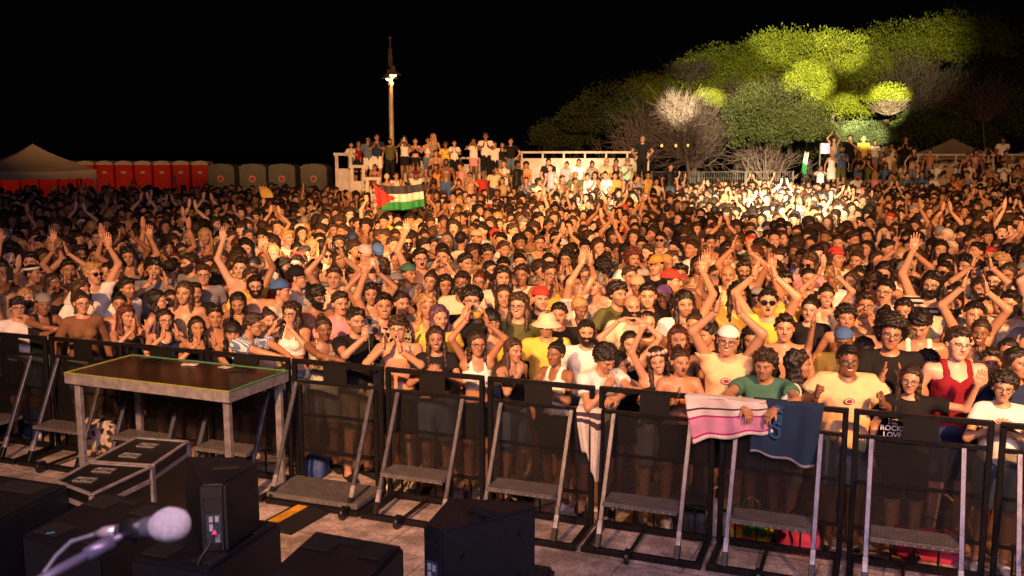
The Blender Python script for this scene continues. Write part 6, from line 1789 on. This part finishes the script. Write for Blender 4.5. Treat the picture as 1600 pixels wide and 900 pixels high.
# ---------------------------------------------------------------- the rest of the crowd: one object
def vcol_mat(name, rough):
    m, nt, p = nodes(name); at = N(nt, 'ShaderNodeAttribute'); at.attribute_name = 'Tint'; L(nt, at.outputs['Color'], p.inputs['Base Color']); p.inputs['Roughness'].default_value = rough; p.inputs['Specular IOR Level'].default_value = .3; return m
M['crowd'] = vcol_mat('crowd_skin_and_cloth', .6)
def ring_tube(pts, rad, n):
    V, F = tube_vf(pts, rad, n, False); m = len(pts); c0 = len(V); V = np.concatenate([V, [pts[0], pts[-1]]])
    Q = [f for f in F]; T = [(c0, (k + 1) % n, k) for k in range(n)] + [(c0 + 1, (m - 1) * n + k, (m - 1) * n + (k + 1) % n) for k in range(n)]
    return V, np.array(Q), np.array(T)
@cached
def far_person(pose, male, topk, n, seed):
    """vertices, quads, tris, class per vertex: 0 skin 1 top 2 bottom"""
    Vs, Qs, Ts, Cs = [], [], [], []; k = 0
    def add(V, Q, T, c):
        nonlocal k
        Vs.append(V); Qs.append(Q + k); Ts.append(T + k); Cs.append(np.full(len(V), c) if np.isscalar(c) else c); k += len(V)
    tors = [((0, .02, z), (w * (1 if male else .9), d_)) for z, w, d_ in ((.86, .165, .12), (.98, .155, .115), (1.10, .135, .10), (1.24, .155, .118), (1.36, .172, .11), (1.425, .15, .08), (1.46, .07, .06))]
    pts = [np.array(p) for p, _ in tors]; V = []; N_ = n
    for p, (rx, ry) in tors:
        for q in range(N_): a = 2 * math.pi * q / N_; V.append(p + np.array([rx * math.cos(a), ry * math.sin(a), 0]))
    Q = np.array([(i * N_ + q, i * N_ + (q + 1) % N_, (i + 1) * N_ + (q + 1) % N_, (i + 1) * N_ + q) for i in range(6) for q in range(N_)])
    V = np.array(V); z = V[:, 2]
    c = np.where(z < .93, 2, 1) if topk != 'bare' else np.where(z < .93, 2, 0)
    if topk in ('tank', 'strap', 'bra', 'crop'): c = np.where((z > (1.37)), 0, c)
    if topk in ('bra', 'crop'): c = np.where((z < 1.15) & (z > .93), 0, c)
    add(V, Q, np.zeros((0, 3), int), c)
    add(*ring_tube([np.array([0, .015, 1.42]), np.array([0, .0, 1.55])], [.055, .05], 6), 0)
    for s, (S, E_, W, fd, pn, hp) in arm_joints(pose, male, seed).items():
        m1 = S + (E_ - S) * .55
        add(*ring_tube([S, S + (m1 - S) * .5, m1], [.062, .062, .058] if topk in ('tee', 'shirt', 'croptee') else [.052, .05, .047], 6), 1 if topk in ('tee', 'shirt', 'croptee') else 0)
        add(*ring_tube([m1, E_, (E_ + W) / 2, W], [.045, .042, .038, .026], 6), 0)
        add(*ring_tube([W, W + fd * .06, W + fd * .13, W + fd * .18], [(.026, .02), (.042, .018), (.036, .012), (.016, .008)], 6), 0)
    for s, (a, b, c_, e) in legs_joints(False).items():
        a, b, c_, e = map(np.array, (a, b, c_, e))
        m1 = b + (a - b) * .1
        add(*ring_tube([a, m1], [.095, .078], 6), 2); add(*ring_tube([b, c_, e], [.055, .038, .045], 5), 0)
    return np.concatenate(Vs), np.concatenate(Qs), np.concatenate([t for t in Ts]), np.concatenate(Cs)
@cached
def head_lod(h, mouth, male, face):
    V, Q, T = head_geo(face, mouth, male, 0, h)
    a = T[:, 3:4]; return V, Q, T
def lod_color(T, skin): a = T[:, 3:4]; return np.array(skin)[None] * (1 - a) + T[:, :3] * a
Vb, Qb, Tb, Cb = [], [], [], []; kb = 0
rest = [f + (0.0,) for f in fill[NI:]]
for key, xa, xb in (('L', XL0 + .3, XL1 - .3), ('R', XR0 + .3, 24.5)):     # people filling the lower steps
    for si, (sy, sz) in enumerate(STEPS[key][:2] if key == 'L' else STEPS[key][:3]):
        x = xa
        while x < xb:
            x += rs.uniform(.42, .85) * (1 if si < 2 else 1.5); s_ = rs.uniform(.94, 1.05) * 1.02; q = project((x, sy, sz + 1.62 * s_)); hs = 1500 / q[2] * .12
            if any(f[2] > q[2] - 1.0 and abs(f[0] - q[0]) < hs * 1.5 and -hs * 1.2 < f[1] - q[1] < hs * 5 for f in faces): continue
            rest.append((sy + rs.uniform(-.15, .1), x, s_, q, sz))
rr2 = random.Random(77)
for (y, x, s, q, z0) in rest:
    d = rnd_look(rr2, True)
    if abs(q[0] - 624) < 60 and 13 < y < 25: d['pose'] = 'D'
    if d['pose'] in ('CO', 'U', 'U1', 'U1r') and rr2.random() < (.8 if y > 25 else .45): d['pose'] = 'D'
    skin = jitter_skin(SK[d['sk']], rr2); male = d['sex'] == 'm'
    root = np.array([x, y, z0]); rz = face_yaw(root, d['yaw'] * 1.2 if rr2.random() > .08 else 170); c_, s_n = math.cos(rz), math.sin(rz); R = np.array([[c_, -s_n, 0], [s_n, c_, 0], [0, 0, 1]])
    lod = 0 if y < 19 else 1 if y < 28 else 2
    V, Q, T, C = far_person(d['pose'], male, d['top'], 12 if lod == 0 else 8, rr2.randint(1, 3))
    pal = np.array([skin, CL[d['tc']], CL[d['bc']]])
    parts = [(V, Q, T, pal[C])]
    hv, hq, ht = head_lod((.0095, .0135, .019)[lod], d['mouth'], male, 0)
    HRm = rotm(rr2.uniform(-25, 25), d['hp'], d['hr']); parts.append((hv @ HRm.T + HEADC, hq, np.zeros((0, 3), int), lod_color(ht, skin)))
    gv, gq = hair_geo(d['hair'], 0, (.0125, .018, .024)[lod]); hcol = HAIRC[d['hc']] if not d['hat'] else CL[d['hatc']] if d['hair'] in ('short', 'buzz', 'recede') else HAIRC[d['hc']]
    parts.append((gv @ HRm.T + HEADC, gq, np.zeros((0, 3), int), np.tile(hcol, (len(gv), 1))))
    for V, Q, T, c in parts:
        Vb.append((V * s) @ R.T + root); Qb.append(Q + kb)
        if len(T): Tb.append(T + kb)
        Cb.append(np.concatenate([c, np.ones((len(c), 1))], 1)); kb += len(V)
if Vb:
    me = raw_mesh('crowd', np.concatenate(Vb), [np.concatenate(Qb), np.concatenate(Tb)], np.concatenate(Cb)); o = link('crowd', me, M['crowd']); print('crowd verts', kb)
    tag(o, 'dense crowd of standing people filling the far part of the field', 'crowd', kind='stuff')
